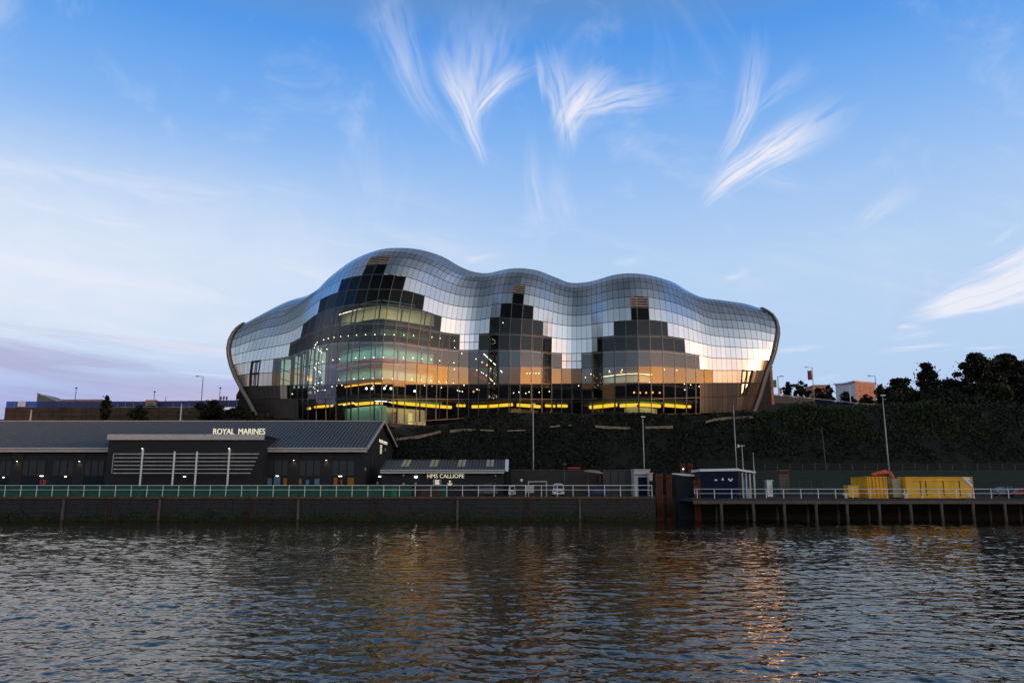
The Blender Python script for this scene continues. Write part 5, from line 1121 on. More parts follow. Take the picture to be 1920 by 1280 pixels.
for i in range(4):
    h0, h1 = (.10, .16, .3, .26, .08)[i], (.10, .16, .3, .26, .08)[i+1]
    ca.add([a_[i] + Vector((0, 0, h0)), a_[i+1] + Vector((0, 0, h1)), a_[i+1] + Vector((0, 2.2, h1)), a_[i] + Vector((0, 2.2, h0)), a_[i] - Vector((0, 0, .05)), a_[i+1] - Vector((0, 0, .05))], [(0, 1, 2, 3), (0, 4, 5, 1)])
ca.build('cover', M['white'], pc)
MB().box(a_[0].x + .6, a_[4].x - .3, 120.2, 124, -.3, a_[2].z - .15).build('hull', M['joint'], pc)
# ------------------------------------------------------------------ lamp posts
def post(name, u, vt, Yp, zb_, label, r0=.11, r1=.06, m_='pole', head=None, group='street lamps and poles', cat='lamp post', lean=0.0):
    q = at(u, vt, Yp); t = thing(name, (q.x, Yp, zb_), label, cat, group)
    MB().tube([(q.x + lean, Yp, zb_ - .3), (q.x + lean * .5, Yp, (zb_ + q.z) / 2), (q.x, Yp, q.z)], [r0, (r0 + r1) / 2, r1], 8).build('pole', M[m_], t, True)
    if head == 'box': MB().box(q.x - .30, q.x + .42, Yp - .25, Yp + .15, q.z - .1, q.z + .08).build('lamp_head', M['white'], t)
    if head == 'armL': MB().bar((q.x + .05, Yp, q.z), (q.x - 1.4, Yp, q.z + .12), .10).build('arm', M[m_], t); MB().box(q.x - 1.9, q.x - 1.1, Yp - .15, Yp + .15, q.z + .02, q.z + .22).build('lamp_head', M[m_], t)
    if head == 'armR': MB().bar((q.x, Yp, q.z), (q.x + 1.0, Yp, q.z + .1), .10).build('arm', M[m_], t); MB().box(q.x + .6, q.x + 1.5, Yp - .15, Yp + .15, q.z + .02, q.z + .2).build('lamp_head', M[m_], t)
    if head == 'top': MB().tube([(q.x, Yp, q.z), (q.x, Yp, q.z + .18), (q.x, Yp, q.z + .32)], [.30, .34, .10], 8).build('lamp_head', M[m_], t)
    if head == 'T': MB().bar((q.x - .5, Yp, q.z - .2), (q.x + .4, Yp, q.z - .2), .08).build('crossarm', M['white'], t); MB().box(q.x - .62, q.x - .42, Yp - .1, Yp + .1, q.z - .45, q.z).build('antenna', M['white'], t)
    return t, q
tz = lambda u, v, Y: float(terr(xat(u, v, Y), Y))
post('street_lamp', 999.5, 757, 138, 3.2, 'tall pale lamp post in front of the middle of the concert hall', head='box'); post('street_lamp', 1205, 781, 136, 3.2, 'lamp post with a small flat head below the right dome', head='box')
post('street_lamp', 1375, 760, 140, 3.3, 'slim pole standing left of the right arch foot'); post('lighting_mast', 1391, 833, 117, JDECK, 'mast with cross arm beside the navy cabin', .08, .05, head='T', cat='mast'); post('lighting_mast', 1412, 848, 117, JDECK, 'shorter plain mast at the right side of the navy cabin', .08, .05, head=None, cat='mast')
post('street_lamp', 1654.5, 741, 137, 3.3, 'tallest pale lamp post rising above the short yellow container', .15, .07, head='box', lean=-.0)
post('quay_lamp', 1058, 872, 116.5, DECK, 'short dark lamp post with round white top beside the white hatchback', .05, .04, 'darkpole', 'top')
post('dead_trunk', 1540.5, 800, 143, 4.5, 'bare pale trunk standing on the hillside left of the yellow plant box', .13, .05, 'timber', None, cat='bare trunk', group=None, lean=.35)
for u, vt, lab, hd in ((143, 728, 'distant lamp post between the wedge roof and the bush', 'top'), (290, 735, 'distant lamp post by the small pink hut', 'top'), (311, 744, 'shortest distant post right of the pink hut', None), (381, 706, 'tall dark lamp post left of the concert hall', 'armL'), (413, 728, 'thin lamp post nearest the left arch', 'top')):
    post('street_lamp', u, vt, 215 if u != 381 else 200, 22, lab, .12, .08, 'darkpole', hd)
post('pale_pole', 59, 768, 165, 14, 'short pale pole in front of the brown wall, far left', .16, .14, 'pole'); post('pale_pole', 340.5, 757.5, 165, 14, 'short pale pole in front of the brown wall, right one', .18, .14, 'pole')
t, q = post('banner_lamp', 1522.5, 689, 205, 24, 'lamp post carrying a dark red banner right of the concert hall', .13, .10, 'pole', 'armL')
MB().box(q.x - 1.3, q.x - .2, 204.95, 205.02, zat(712, 205), zat(694.5, 205)).build('banner', mat('dark_red_banner', (.20, .03, .03), .7), t)
post('banner_lamp', 1458, 706, 200, 24, 'short lamp post next to the green banner', .12, .08, 'darkpole', 'armR')
post('street_lamp', 1640.5, 705, 205, 24, 'dark lamp post in front of the curved roof flats', .12, .08, 'darkpole', 'armL'); post('pale_pole', 1592.5, 724, 205, 24, 'white pole in front of the white wall of the flats', .14, .12, 'white')
# ================================================================== HILLSIDE, WALLS, PLANTS
gb = MB(); gx0, gx1 = 34.0, 140.0; zt_ = zat(881, 134); nxx = 50
for i in range(nxx):
    a = gx0 + (gx1 - gx0) * i / nxx; c = gx0 + (gx1 - gx0) * (i + 1) / nxx
    for (ya, za), (yb, zb2) in (((126, 3.2), (130, 4.6)), ((130, 4.6), (134, zt_)), ((134, zt_), (148, zt_ + .4))):
        gb.add([(a, ya, za), (c, ya, za), (c, yb, zb2), (a, yb, zb2)], [(0, 1, 2, 3)])
gb.add([(gx0, 126, 3.2), (gx0, 134, zt_), (gx0, 148, zt_), (gx0, 148, 0), (gx0, 126, 0)], [(0, 1, 2, 3, 4)])
tag(gb.build('grass_bank', M['grass']), 'grassy bank behind the jetty containers', kind='structure')
ff = thing('post_fence', (80, 135, zt_), 'thin pale post fence along the top of the grassy bank on the right', 'fence')
u = 1434
while u < 1960:
    q = at(u, 869.5 + random.uniform(-1, 1), 135); MB().box(q.x - .05, q.x + .05, 134.95, 135.05, zt_ - .1, q.z).build('post', M['timber'], ff); u += 23.4
for dz in (.5, 1.0): MB().bar((xat(1434, 870, 135), 135.08, zt_ + dz), (xat(1950, 870, 135), 135.08, zt_ + dz), .02).build('wire', M['darkpole'], ff)
mf = thing('mesh_fence', (xat(1520, 905, 124), 124, DECK), 'dark green wire mesh fence between the white cabinet and the yellow plant box', 'fence')
for u in range(1452, 1592, 23): q = at(u, 900.5, 124); MB().box(q.x - .04, q.x + .04, 124, 124.08, DECK - .05, q.z).build('post', M['greennet'], mf)
for k in range(6): z_ = zat(901 + k * 4, 124); MB().bar((xat(1452, 905, 124), 124.12, z_), (xat(1590, 905, 124), 124.12, z_), .035).build('wire', M['greennet'], mf)
t, x0, x1, z0, z1 = shed('white_cabinet', 1439.5, 1449.5, 901.5, 931, 118, 1.2, M['white'], 'white service cabinet right of the navy cabin on the jetty', 'cabinet')
MB().box(x0 + .35, x1 - .08, 117.95, 117.99, z0 + .4, z1 - .5).build('door', M['offwhite'], t)
q = at(1470, 883, 127); t = thing('red_skiff', (q.x, 127, 4), 'small reddish upturned skiff on the grass bank', 'boat')
MB().prism([(q.x - .9, q.z - .3), (q.x + .9, q.z - .3), (q.x + .7, q.z + .12), (q.x - .8, q.z + .12)], 127, 128).build('hull', M['rust'], t); MB().box(q.x - .85, q.x + .8, 126.98, 128.02, q.z + .125, q.z + .2).build('gunwale', M['stonewall'], t)
MB().box(q.x - .8, q.x + .8, 127.2, 127.9, 3.2, q.z - .31).build('trestle', M['timber'], t)
# pale path wall seen in broken lengths between the bushes
pw = thing('path_wall', (0, 154, 15), 'low pale stone path wall curving below the hall, seen in broken lengths', 'wall')
for pts in ([(742, 822), (765, 818.5), (790, 815), (812, 810), (826, 806.5)], [(843, 806), (870, 803.5), (900, 804.5), (927, 805.5)], [(951, 806), (985, 805)], [(1031, 799), (1050, 796.5)], [(1066, 796), (1072, 796)], [(1116, 797), (1145, 799), (1182, 800.5)], [(1209, 799), (1235, 798.5), (1262, 797.5)], [(1323, 789), (1340, 784), (1362, 781.5), (1412, 779.5)]):
    for (ua, va), (ub, vb) in zip(pts[:-1], pts[1:]):
        ys_ = np.arange(146, 166, .25); Y = float(ys_[int(np.argmin([abs(float(terr(xat(ua, va, y_), y_)) - (zat(va, y_) - .75)) for y_ in ys_]))])
        n_ = max(1, int((ub - ua) / 11)); th_ = 5.0 if ua < 900 or ua > 1100 else 2.8
        for k in range(n_):
            a_ = at(ua + (ub - ua) * k / n_, va + (vb - va) * k / n_, Y); c_ = at(ua + (ub - ua) * (k + 1) / n_, va + (vb - va) * (k + 1) / n_, Y)
            h_ = th_ * Y / FPX * random.uniform(.8, 1.15)
            MB().add([(a_.x + .02, Y, a_.z - h_), (c_.x - .02, Y, c_.z - h_), (c_.x - .02, Y, c_.z), (a_.x + .02, Y, a_.z), (a_.x + .02, Y + .5, a_.z - h_), (c_.x - .02, Y + .5, c_.z - h_), (c_.x - .02, Y + .5, c_.z), (a_.x + .02, Y + .5, a_.z)],
                     [(0,1,2,3),(5,4,7,6),(3,2,6,7),(0,3,7,4),(1,5,6,2),(0,4,5,1)]).build('stone', M['stonewall'], pw)
def leafquads(P_, size, flat=.0):
    n_ = len(P_); a = rng.normal(size=(n_, 3)); a /= np.linalg.norm(a, axis=1)[:, None]; c = rng.normal(size=(n_, 3)); c -= (c * a).sum(1)[:, None] * a; c /= np.linalg.norm(c, axis=1)[:, None]
    s1 = size * rng.uniform(.5, 1.3, (n_, 1)); s2 = s1 * rng.uniform(.5, .9, (n_, 1))
    V = np.stack([P_ - a * s1, P_ + c * s2, P_ + a * s1, P_ - c * s2], 1).reshape(-1, 3); F = np.arange(n_ * 4).reshape(-1, 4); return V, F
# undergrowth on the slope
N = 170000
x = rng.uniform(-75, 150, N); y = rng.uniform(140, 170, N); cl_ = vnoise(x, y, 3.2, 5) * .6 + vnoise(x, y, 1.3, 6) * .4
keep = (cl_ > .24) & ~((y > 156) & (x > -46) & (x < 47)) & ~((x > 34) & (y < 147)) ; x, y, cl_ = x[keep], y[keep], cl_[keep]
z = terr(x, y) + rng.uniform(0, 1, len(x)) * (cl_ - .35) * 3.2 * np.where(y > 150, .55, 1)
V, F = leafquads(np.stack([x, y, z], 1), .24); tag(soup('slope_undergrowth', V, F, [M['leaf']]), 'dense dark undergrowth covering the steep slope', kind='stuff')
N = 34000                                                     # brighter ivy and brambles along the right-hand crest
x = rng.uniform(40, 92, N); y = rng.uniform(150, 172, N); cl_ = vnoise(x, y, 2.6, 8) * .6 + vnoise(x, y, .9, 9) * .4; keep = cl_ > .36; x, y, cl_ = x[keep], y[keep], cl_[keep]
keep = ~((x < 55) & (y > 160)); x, y, cl_ = x[keep], y[keep], cl_[keep]
z = terr(x, y) + rng.uniform(0, 1, len(x)) * (cl_ - .25) * 2.6
V, F = leafquads(np.stack([x, y, z], 1), .20); tag(soup('crest_ivy', V, F, [M['leaf2']]), 'green ivy and brambles along the crest right of the hall', kind='stuff')
def tree(name, u, vt, Y, wpx, label, n=4200, vb=None, shape='round', group='trees on the skyline', trunk=True, seed=0, cat='tree', leaf='leaf', size=.26, zg=None):
    q = at(u, vt, Y); zg = float(terr(q.x, Y)) if zg is None else zg; zg = min(zg, q.z - 1.0); H = q.z - zg; wr = wpx / 2 / FPX * Y
    t = thing(name, (q.x, Y, zg), label, cat, group); rg = np.random.default_rng(seed + 11); n = int(n * 1.7)
    if trunk:
        o = MB(); o.tube([(q.x, Y, zg - .4), (q.x + .1, Y, zg + H * .45), (q.x, Y, zg + H * .85)], [.035 * H + .08, .022 * H + .04, .03], 7)
        for k in range(6):
            a = rg.uniform(0, 6.28); h0 = zg + H * rg.uniform(.3, .65); o.tube([(q.x, Y, h0), (q.x + wr * .45 * math.cos(a), Y + wr * .45 * math.sin(a), h0 + H * .14), (q.x + wr * .8 * math.cos(a), Y + wr * .8 * math.sin(a), h0 + H * .25)], [.02 * H, .012 * H, .02], 5)
        o.build('trunk', M['bark'], t, True)
    nl = 38 if shape == 'round' else 34; P_ = []
    for k in range(nl):
        if shape == 'round':
            hf = rg.uniform(.08, .93); rad = math.sqrt(max(.12, 1 - ((hf - .50) / .50) ** 2)) * wr * .82
        elif shape == 'spire':
            hf = .25 + .72 * k / nl; rad = wr * (1.05 - hf) * 1.15
        else:
            hf = rg.uniform(.15, .8); rad = wr * .8
        a = rg.uniform(0, 6.28); rr = rad * rg.uniform(.15, 1.12); c = np.array([q.x + rr * math.cos(a), Y + rr * math.sin(a), zg + H * hf])
        s_ = wr * rg.uniform(.11, .32) if shape != 'spire' else wr * rg.uniform(.12, .26)
        m_ = int(n / nl); d = rg.normal(size=(m_, 3)); d /= np.linalg.norm(d, axis=1)[:, None]; r_ = s_ * rg.uniform(.35, 1.05, (m_, 1)) ** .6
        P_.append(c + d * r_ * np.array([1, 1, .8]))
    kk_ = int(n * .07); P_.append(np.array([q.x, Y, zg + H * .55]) + rg.normal(size=(kk_, 3)) * np.array([wr * .33, wr * .33, H * .15]))
    P_.append(np.array([q.x, Y, q.z - .3]) + rg.normal(size=(int(n * .04), 3)) * np.array([wr * .12, wr * .12, .25]))
    P_ = np.concatenate(P_); P_[:, 2] = np.clip(P_[:, 2], zg, q.z + .3)
    V, F = leafquads(P_, size); soup('crown', V, F, [M[leaf]], t); return t
tree('pointed_tree', 1735, 682, 196, 66, 'tree with an uneven pointed top, between the flats and the big crowns', 4200, shape='spire', seed=1, size=.34)
tree('broadleaf_tree', 1683, 710, 200, 62, 'rounded tree immediately right of the curved roof flats', 3600, seed=2, size=.32)
tree('broadleaf_tree', 1785, 712, 192, 60, 'low rounded tree between the pointed tree and the tallest crowns', 3600, seed=3, size=.32)
tree('broadleaf_tree', 1828, 664, 190, 92, 'tall ragged tree, left of the two highest crowns on the right', 6500, seed=4, size=.34)
tree('broadleaf_tree', 1882, 665, 194, 86, 'full rounded tree, right of the two highest crowns', 6500, seed=5, size=.34)
tree('broadleaf_tree', 1932, 676, 192, 90, 'tree cut off by the right edge of the picture', 5000, seed=6, size=.34)
tree('broadleaf_tree', 1862, 722, 182, 80, 'greener lower tree in front of the two highest crowns', 4600, seed=7, leaf='leaf2', size=.30)
tree('broadleaf_tree', 1800, 742, 176, 90, 'dark wide shrub below the tallest crowns', 4600, seed=8, shape='bush', cat='shrub', size=.30)
tree('broadleaf_tree', 1735, 752, 172, 90, 'dark wide shrub below the pointed tree at the end of the blue hoarding', 4600, seed=9, shape='bush', cat='shrub', size=.30)
tree('broadleaf_tree', 1900, 765, 170, 110, 'dark wide shrub low at the right edge', 4600, seed=10, shape='bush', cat='shrub', size=.30)
for i, (u, v, w_, Y, lab) in enumerate(((1712, 742, 60, 188, 'dark shrub filling the gap left of the pointed tree'), (1770, 735, 70, 186, 'dark shrub filling the gap right of the pointed tree'), (1812, 712, 60, 187, 'dark bush against the left side of the tall ragged tree'),
                                      (1855, 700, 60, 188, 'dark bush between the two tallest crowns'), (1905, 705, 60, 188, 'dark bush under the right-hand crown'), (1700, 728, 90, 187, 'dark bush closing the tree line right of the flats'), (1757, 716, 60, 189, 'dark bush at the right foot of the pointed tree'), (1795, 700, 56, 189, 'dark bush rising towards the tall ragged tree'), (1917, 690, 60, 189, 'dark bush filling the skyline at the right edge'), (1850, 760, 120, 172, 'broad dark bush low on the slope below the crowns'), (1760, 775, 120, 168, 'broad dark bush low on the slope below the pointed tree'))):
    tree('hillside_bush', u, v, Y, w_, lab, 3800, seed=70 + i, shape='bush', cat='shrub', size=.30)
tree('broadleaf_tree', 1477, 717, 214, 30, 'small tree right of the green banner', 1700, seed=12); tree('broadleaf_tree', 1502, 716, 216, 34, 'small tree left of the red banner lamp post', 1900, seed=13)
tree('broadleaf_tree', 1532, 728, 215, 40, 'small tree just right of the red banner lamp post', 1900, seed=14); tree('broadleaf_tree', 1553, 722, 218, 26, 'narrow small tree left of the curved roof flats', 1500, seed=15)
tree('broadleaf_tree', 1586, 735, 214, 40, 'low bushy tree in front of the white wall of the flats', 1900, seed=16, shape='bush'); tree('broadleaf_tree', 1650, 722, 212, 34, 'low tree covering the right foot of the flats', 1900, seed=17)
tree('broadleaf_tree', 1622, 741, 212, 36, 'low shrub in front of the orange wall of the flats', 1500, seed=18, shape='bush', cat='shrub')
tree('hillside_bush', 201, 743, 182, 24, 'dark bush growing over the brown wall and blue hoarding', 2200, seed=20, zg=20); tree('hillside_bush', 262, 762, 180, 40, 'low round bush in front of the brown wall', 2400, seed=21, shape='bush', cat='shrub', zg=19)
tree('hillside_bush', 400, 752, 180, 70, 'wide dark bush mass left of the arch foot', 3600, seed=22, shape='bush', cat='shrub', zg=18.5); tree('hillside_bush', 450, 763, 172, 70, 'wide dark bush at the foot of the left arch', 3600, seed=23, shape='bush', cat='shrub', zg=17.5)
tree('hillside_bush', 500, 778, 162, 80, 'low dark bush in front of the black base of the hall', 3000, seed=24, shape='bush', cat='shrub', zg=15.5)
for i, (u, v, w_, lab) in enumerate(((1440, 774, 60, 'ivy mound right under the right arch foot'), (1500, 772, 70, 'ivy mound second from the arch foot on the crest'), (1570, 776, 80, 'ivy mound in the middle of the crest'), (1640, 780, 80, 'dark mound under the blue end of the hoarding'), (1700, 790, 90, 'dark mound right of the tallest lamp post'),
                                      (1380, 782, 50, 'shrub left of the right arch foot'), (1800, 800, 110, 'dark shrub mass above the long container'), (1870, 830, 110, 'dark shrub mass at the far right above the fence'))):
    tree('bramble_mound', u, v, 163, w_, lab, 2600, seed=40 + i, shape='bush', cat='shrub', group='brambles along the crest', trunk=False, leaf='leaf2' if u < 1620 else 'leaf', size=.22)
# left: brown wall, hoarding and the roofs behind
bw = thing('brown_retaining_wall', (xat(200, 770, 188), 188, 19), 'long brown masonry retaining wall under the blue hoarding on the left', 'wall')
n_ = 22
for i in range(n_):
    u0 = 10 + 395 * i / n_; u1 = 10 + 395 * (i + 1) / n_
    for k in range(4):
        va, vb = 763 + k * 8.5, 763 + (k + 1) * 8.5
        MB().box(xat(u0, va, 188) + .03, xat(u1, va, 188) - .03, 188 - random.uniform(0, .12), 188.8, zat(vb, 188) + .03, zat(va, 188) - .03).build('block', M['brown_wall'], bw)
MB().box(xat(10, 765, 188.3), xat(405, 765, 188.3), 188.3, 189, 16, zat(763.4, 188.3)).build('wall', M['brown_wall'], bw)
bh = thing('blue_hoarding', (xat(200, 757, 189), 189, 25), 'blue hoarding of upright panels on top of the brown wall, left skyline', 'hoarding')
bcol = [M['blue'], mat('darker_blue_panel', (.025, .035, .14), .5), mat('bright_blue_panel', (.03, .11, .50), .5)]
u = 12; i = 0
while u < 445:
    vt = 752.3 - max(0, u - 250) * .012; x0, x1 = xat(u, vt, 189), xat(u + 14.6, vt, 189); mm_ = bcol[2] if u < 66 else (bcol[0] if i % 5 else bcol[1])
    if u > 330: mm_ = bcol[1] if i % 2 else bcol[0]
    MB().box(x0 + .03, x1 - .03, 189, 189.08, zat(763, 189), zat(vt, 189)).build('panel', mm_, bh); MB().box(x1 - .06, x1 + .06, 188.9, 188.98, zat(763, 189), zat(vt - .6, 189)).build('post', M['darkpole'], bh)
    u += 14.9; i += 1
a_, c_ = at(33, 762, 188.8), at(48, 753, 188.8); t = thing('site_notice', ((a_.x + c_.x) / 2, 188.8, a_.z), 'white rectangular notice on the blue hoarding at the far left', 'sign'); MB().box(a_.x, c_.x, 188.75, 188.86, a_.z, c_.z).build('board', M['white'], t)
mk = MB()
for i in range(3): z_ = a_.z + .3 + i * .28; mk.box(a_.x + .3, c_.x - .3 - .3 * (i % 2), 188.74, 188.748, z_, z_ + .08)
mk.build('printed_line', mat('grey_print', (.35, .37, .42)), t)
t = thing('wedge_roof_building', (xat(88, 750, 230), 230, 25), 'grey-green wedge shaped roof rising behind the left hoarding', 'building')
MB().prism([(xat(70, 755, 230), 24), (xat(108, 755, 230), 24), (xat(108, 752, 230), zat(752, 230)), (xat(70, 737, 230), zat(737, 230))], 230, 240).build('wall', mat('grey_green_metal', (.13, .16, .14), .5), t)
MB().bar((xat(69.5, 737, 229.8), 229.9, zat(736.8, 229.8)), (xat(109, 752, 229.8), 229.9, zat(751.8, 229.8)), .3, .25).build('roof_edge', M['pole'], t)
t = thing('pink_low_building', (xat(150, 750, 235), 235, 25), 'long low pinkish building just showing above the blue hoarding', 'building')
MB().box(xat(115, 750, 235), xat(192, 750, 235), 235, 243, 22, zat(749.6, 235)).build('wall', M['brick'], t); MB().box(xat(114.5, 750, 235), xat(192.5, 750, 235), 234.8, 243.2, zat(749.5, 235), zat(748.6, 235)).build('roof', M['render'], t)
t = thing('pink_hut', (xat(282, 755, 188.5), 187.4, 24), 'small pinkish hut with a green panel in front of the blue hoarding', 'hut')
MB().box(xat(273, 755, 187), xat(292, 755, 187), 187, 187.9, zat(760.5, 187), zat(750.6, 187)).build('wall', M['brick'], t); MB().box(xat(272, 755, 187), xat(292.5, 755, 187), 186.9, 188, zat(750.5, 187), zat(749.2, 187)).build('roof', M['render'], t)
MB().box(xat(277, 755, 187), xat(287.5, 755, 187), 186.93, 186.99, zat(760, 187), zat(755, 187)).build('green_panel', M['greenpaint'], t)
# right: rail and hoarding sloping away from the hall, flats, warm wing, banners
hr = thing('sloping_parapet', (xat(1560, 750, 198), 198, 24), 'long sloping dark parapet with a pale rail and blue right end behind the ivy crest', 'parapet')
pp = [(1428, 741, 762), (1450, 738.5, 764), (1500, 744.5, 768), (1555, 750, 772), (1600, 755, 774), (1640, 758.5, 775), (1697, 763, 776)]
for i in range(len(pp) - 1):
    (ua, va, wa), (ub, vb, wb_) = pp[i], pp[i+1]; n_ = max(1, int((ub - ua) / 12))
    for k in range(n_):
        f, g = k / n_, (k + 1) / n_; u0, v0, u1, v1 = ua + (ub - ua) * f, va + (vb - va) * f, ua + (ub - ua) * g, va + (vb - va) * g; x0, x1 = xat(u0, v0, 198), xat(u1, v1, 198)
        mm_ = M['blue'] if u0 > 1590 else (M['navy'] if u0 > 1520 else M['panel_dark'])
        MB().add([(x0 + .03, 198, 20), (x1 - .03, 198, 20), (x1 - .03, 198, zat(v1 + 1.4, 198)), (x0 + .03, 198, zat(v0 + 1.4, 198)), (x0 + .03, 198.1, 20), (x1 - .03, 198.1, 20), (x1 - .03, 198.1, zat(v1 + 1.4, 198)), (x0 + .03, 198.1, zat(v0 + 1.4, 198))],
                 [(0,1,2,3),(5,4,7,6),(3,2,6,7),(0,3,7,4),(1,5,6,2)]).build('panel', mm_, hr)
    MB().tube([(xat(ua, va, 198), 197.95, zat(va, 198)), (xat(ub, vb, 198), 197.95, zat(vb, 198))], .09, 6).build('hand_rail', M['offwhite'], hr)
t = thing('warm_wing_building', (xat(1436, 715, 200), 200, 24), 'pink sunlit slab of a building peeping out behind the right arch', 'building')
x0, x1 = xat(1416, 715, 196), xat(1449.5, 715, 196); MB().box(x0, x1, 196, 206, 20, zat(688, 196)).build('wall', M['brick'], t); MB().box(x0 - .1, x1 + .15, 195.9, 206.2, zat(688, 196), zat(687, 196)).build('roof', M['slate'], t)
for k in range(4): MB().box(x1 - 1.15, x1 - .35, 195.9, 195.98, zat(702 + k * 9, 196), zat(696 + k * 9, 196)).build('window', M['winglass'], t)
def banner(u0, u1, v0, v1, Y, m_, label):
    q0, q1 = at(u0, v1, Y), at(u1, v0, Y); t = thing('banner', ((q0.x + q1.x) / 2, Y, q0.z), label, 'banner'); MB().box(q0.x, q1.x, Y, Y + .06, q0.z, q1.z).build('cloth', m_, t)
    MB().tube([(q0.x - .06, Y, 24), (q0.x - .06, Y, q1.z + .2)], .06, 6).build('pole', M['darkpole'], t)
banner(1449, 1455.5, 712, 726, 199.5, M['greenpaint'], 'green hanging banner just right of the pink slab')
banner(1462.5, 1465.5, 727, 738, 199, M['redpaint'], 'small dark red flag left of the small trees')
ob = thing('orange_barrier', (xat(1443, 745, 197), 197, 24), 'bright orange barrier blocks at the foot of the pink slab', 'barrier')
for u0, u1 in ((1436.5, 1444), (1446, 1450)): MB().box(xat(u0, 745, 197), xat(u1, 745, 197), 197, 197.6, zat(750, 197), zat(740.5, 197)).build('block', mat('barrier_orange', (.75, .22, .02), .5), ob)
# curved roof flats
YF2 = 330.0
FL = thing('curved_roof_flats', (xat(1605, 750, YF2), YF2, 40), 'block of flats with curved grey roof, one white side and one orange sunlit side', 'flats')
cA = Vector((xat(1567, 735, 352), 352, 0)); cB = Vector((xat(1605, 735, YF2), YF2, 0)); cC = Vector((xat(1641.5, 735, 336), 336, 0)); cD = cA + (cC - cB)
zb_ = 30; zA, zB, zC = zat(722, 352), zat(716.5, YF2), zat(716.5, 336)
MB().add([(cA.x, cA.y, zb_), (cB.x, cB.y, zb_), (cB.x, cB.y, zB), (cA.x, cA.y, zA)], [(0, 1, 2, 3)]).build('white_wall', M['render'], FL)
MB().add([(cB.x, cB.y, zb_), (cC.x, cC.y, zb_), (cC.x, cC.y, zC), (cB.x, cB.y, zB), (cD.x, cD.y, zb_), (cD.x, cD.y, zC - 1), (cA.x, cA.y, zb_), (cA.x, cA.y, zA)], [(0, 1, 2, 3), (1, 4, 5, 2), (4, 6, 7, 5)]).build('brick_wall', M['brick'], FL)  # low sun's warmth put into the orange colour of this side
rfm = MB(); Rr = []
for k in range(9):
    f = k / 8; p = cA.lerp(cB, f); up = 1.2 * math.sin(math.pi * .5 * f) + .5; z_ = zA + (zB - zA) * math.sin(math.pi * .5 * f) + .8; Rr.append((p - (cC - cB).normalized() * .8 - (cB - cA).normalized() * 1.0 * (1 - f), z_))
for k in range(8):
    (p, za), (q_, zb3) = Rr[k], Rr[k+1]; e = (cC - cB) + (cC - cB).normalized() * 2.4
    rfm.add([(p.x, p.y, za), (q_.x, q_.y, zb3), (q_.x + e.x, q_.y + e.y, zb3), (p.x + e.x, p.y + e.y, za), (p.x, p.y, za - .55), (q_.x, q_.y, zb3 - .55), (q_.x + e.x, q_.y + e.y, zb3 - .55), (p.x + e.x, p.y + e.y, za - .55)], [(0,1,2,3),(7,6,5,4),(0,4,5,1),(2,6,7,3),(1,5,6,2)])
rfm.build('roof', mat('pale_grey_roof_edge', (.42, .36, .38), .5), FL)
dAB = (cB - cA); nAB = Vector((dAB.y, -dAB.x, 0)).normalized(); nAB = nAB if nAB.y < 0 else -nAB; dBC = (cC - cB); nBC = Vector((dBC.y, -dBC.x, 0)).normalized(); nBC = nBC if nBC.y < 0 else -nBC
for r_ in range(5):
    for k in range(6):
        p = cA + dAB * (.08 + k * .155); z_ = zB - 1.9 - r_ * 1.75; a = dAB.normalized() * .55
        if z_ > zA - .6 and k < 2: continue
        MB().add([tuple(p - a + nAB * .05)[:2] + (z_ - .5,), tuple(p + a + nAB * .05)[:2] + (z_ - .5,), tuple(p + a + nAB * .05)[:2] + (z_ + .5,), tuple(p - a + nAB * .05)[:2] + (z_ + .5,)], [(0, 1, 2, 3)]).build('window', M['winglass'], FL)
    for k in range(2):
        p = cB + dBC * (.22 + k * .52); z_ = zB - 1.9 - r_ * 1.75; a = dBC.normalized() * .45
        MB().add([tuple(p - a + nBC * .05)[:2] + (z_ - .4,), tuple(p + a + nBC * .05)[:2] + (z_ - .4,), tuple(p + a + nBC * .05)[:2] + (z_ + .4,), tuple(p - a + nBC * .05)[:2] + (z_ + .4,)], [(0, 1, 2, 3)]).build('window', M['winglass'], FL)
t = thing('distant_flat_roof_building', (xat(1542, 726, 300), 300, 30), 'distant low building with flat roof behind the small trees', 'building')
MB().box(xat(1526, 726, 300), xat(1556, 726, 300), 300, 310, 25, zat(723, 300)).build('wall', M['brick'], t); MB().box(xat(1525, 726, 300), xat(1557, 726, 300), 299.8, 310.2, zat(723, 300), zat(721.5, 300)).build('roof', M['slate'], t)
# curved fins left of the arch
sf = thing('curved_sculpture', (xat(452, 745, 196), 196, 24), 'two dark curved fins of an artwork behind the foot of the left arch', 'sculpture')
for pts, w_ in (([(443.5, 751), (446, 742), (450, 735), (456, 730)], .9), ([(453, 746), (454.5, 741), (458, 737)], .5)):
    MB().tube([at(u, v, 196) for u, v in pts], [.12, w_ * .5, w_ * .55, .2][:len(pts)], 6).build('fin', M['rust'], sf, True)
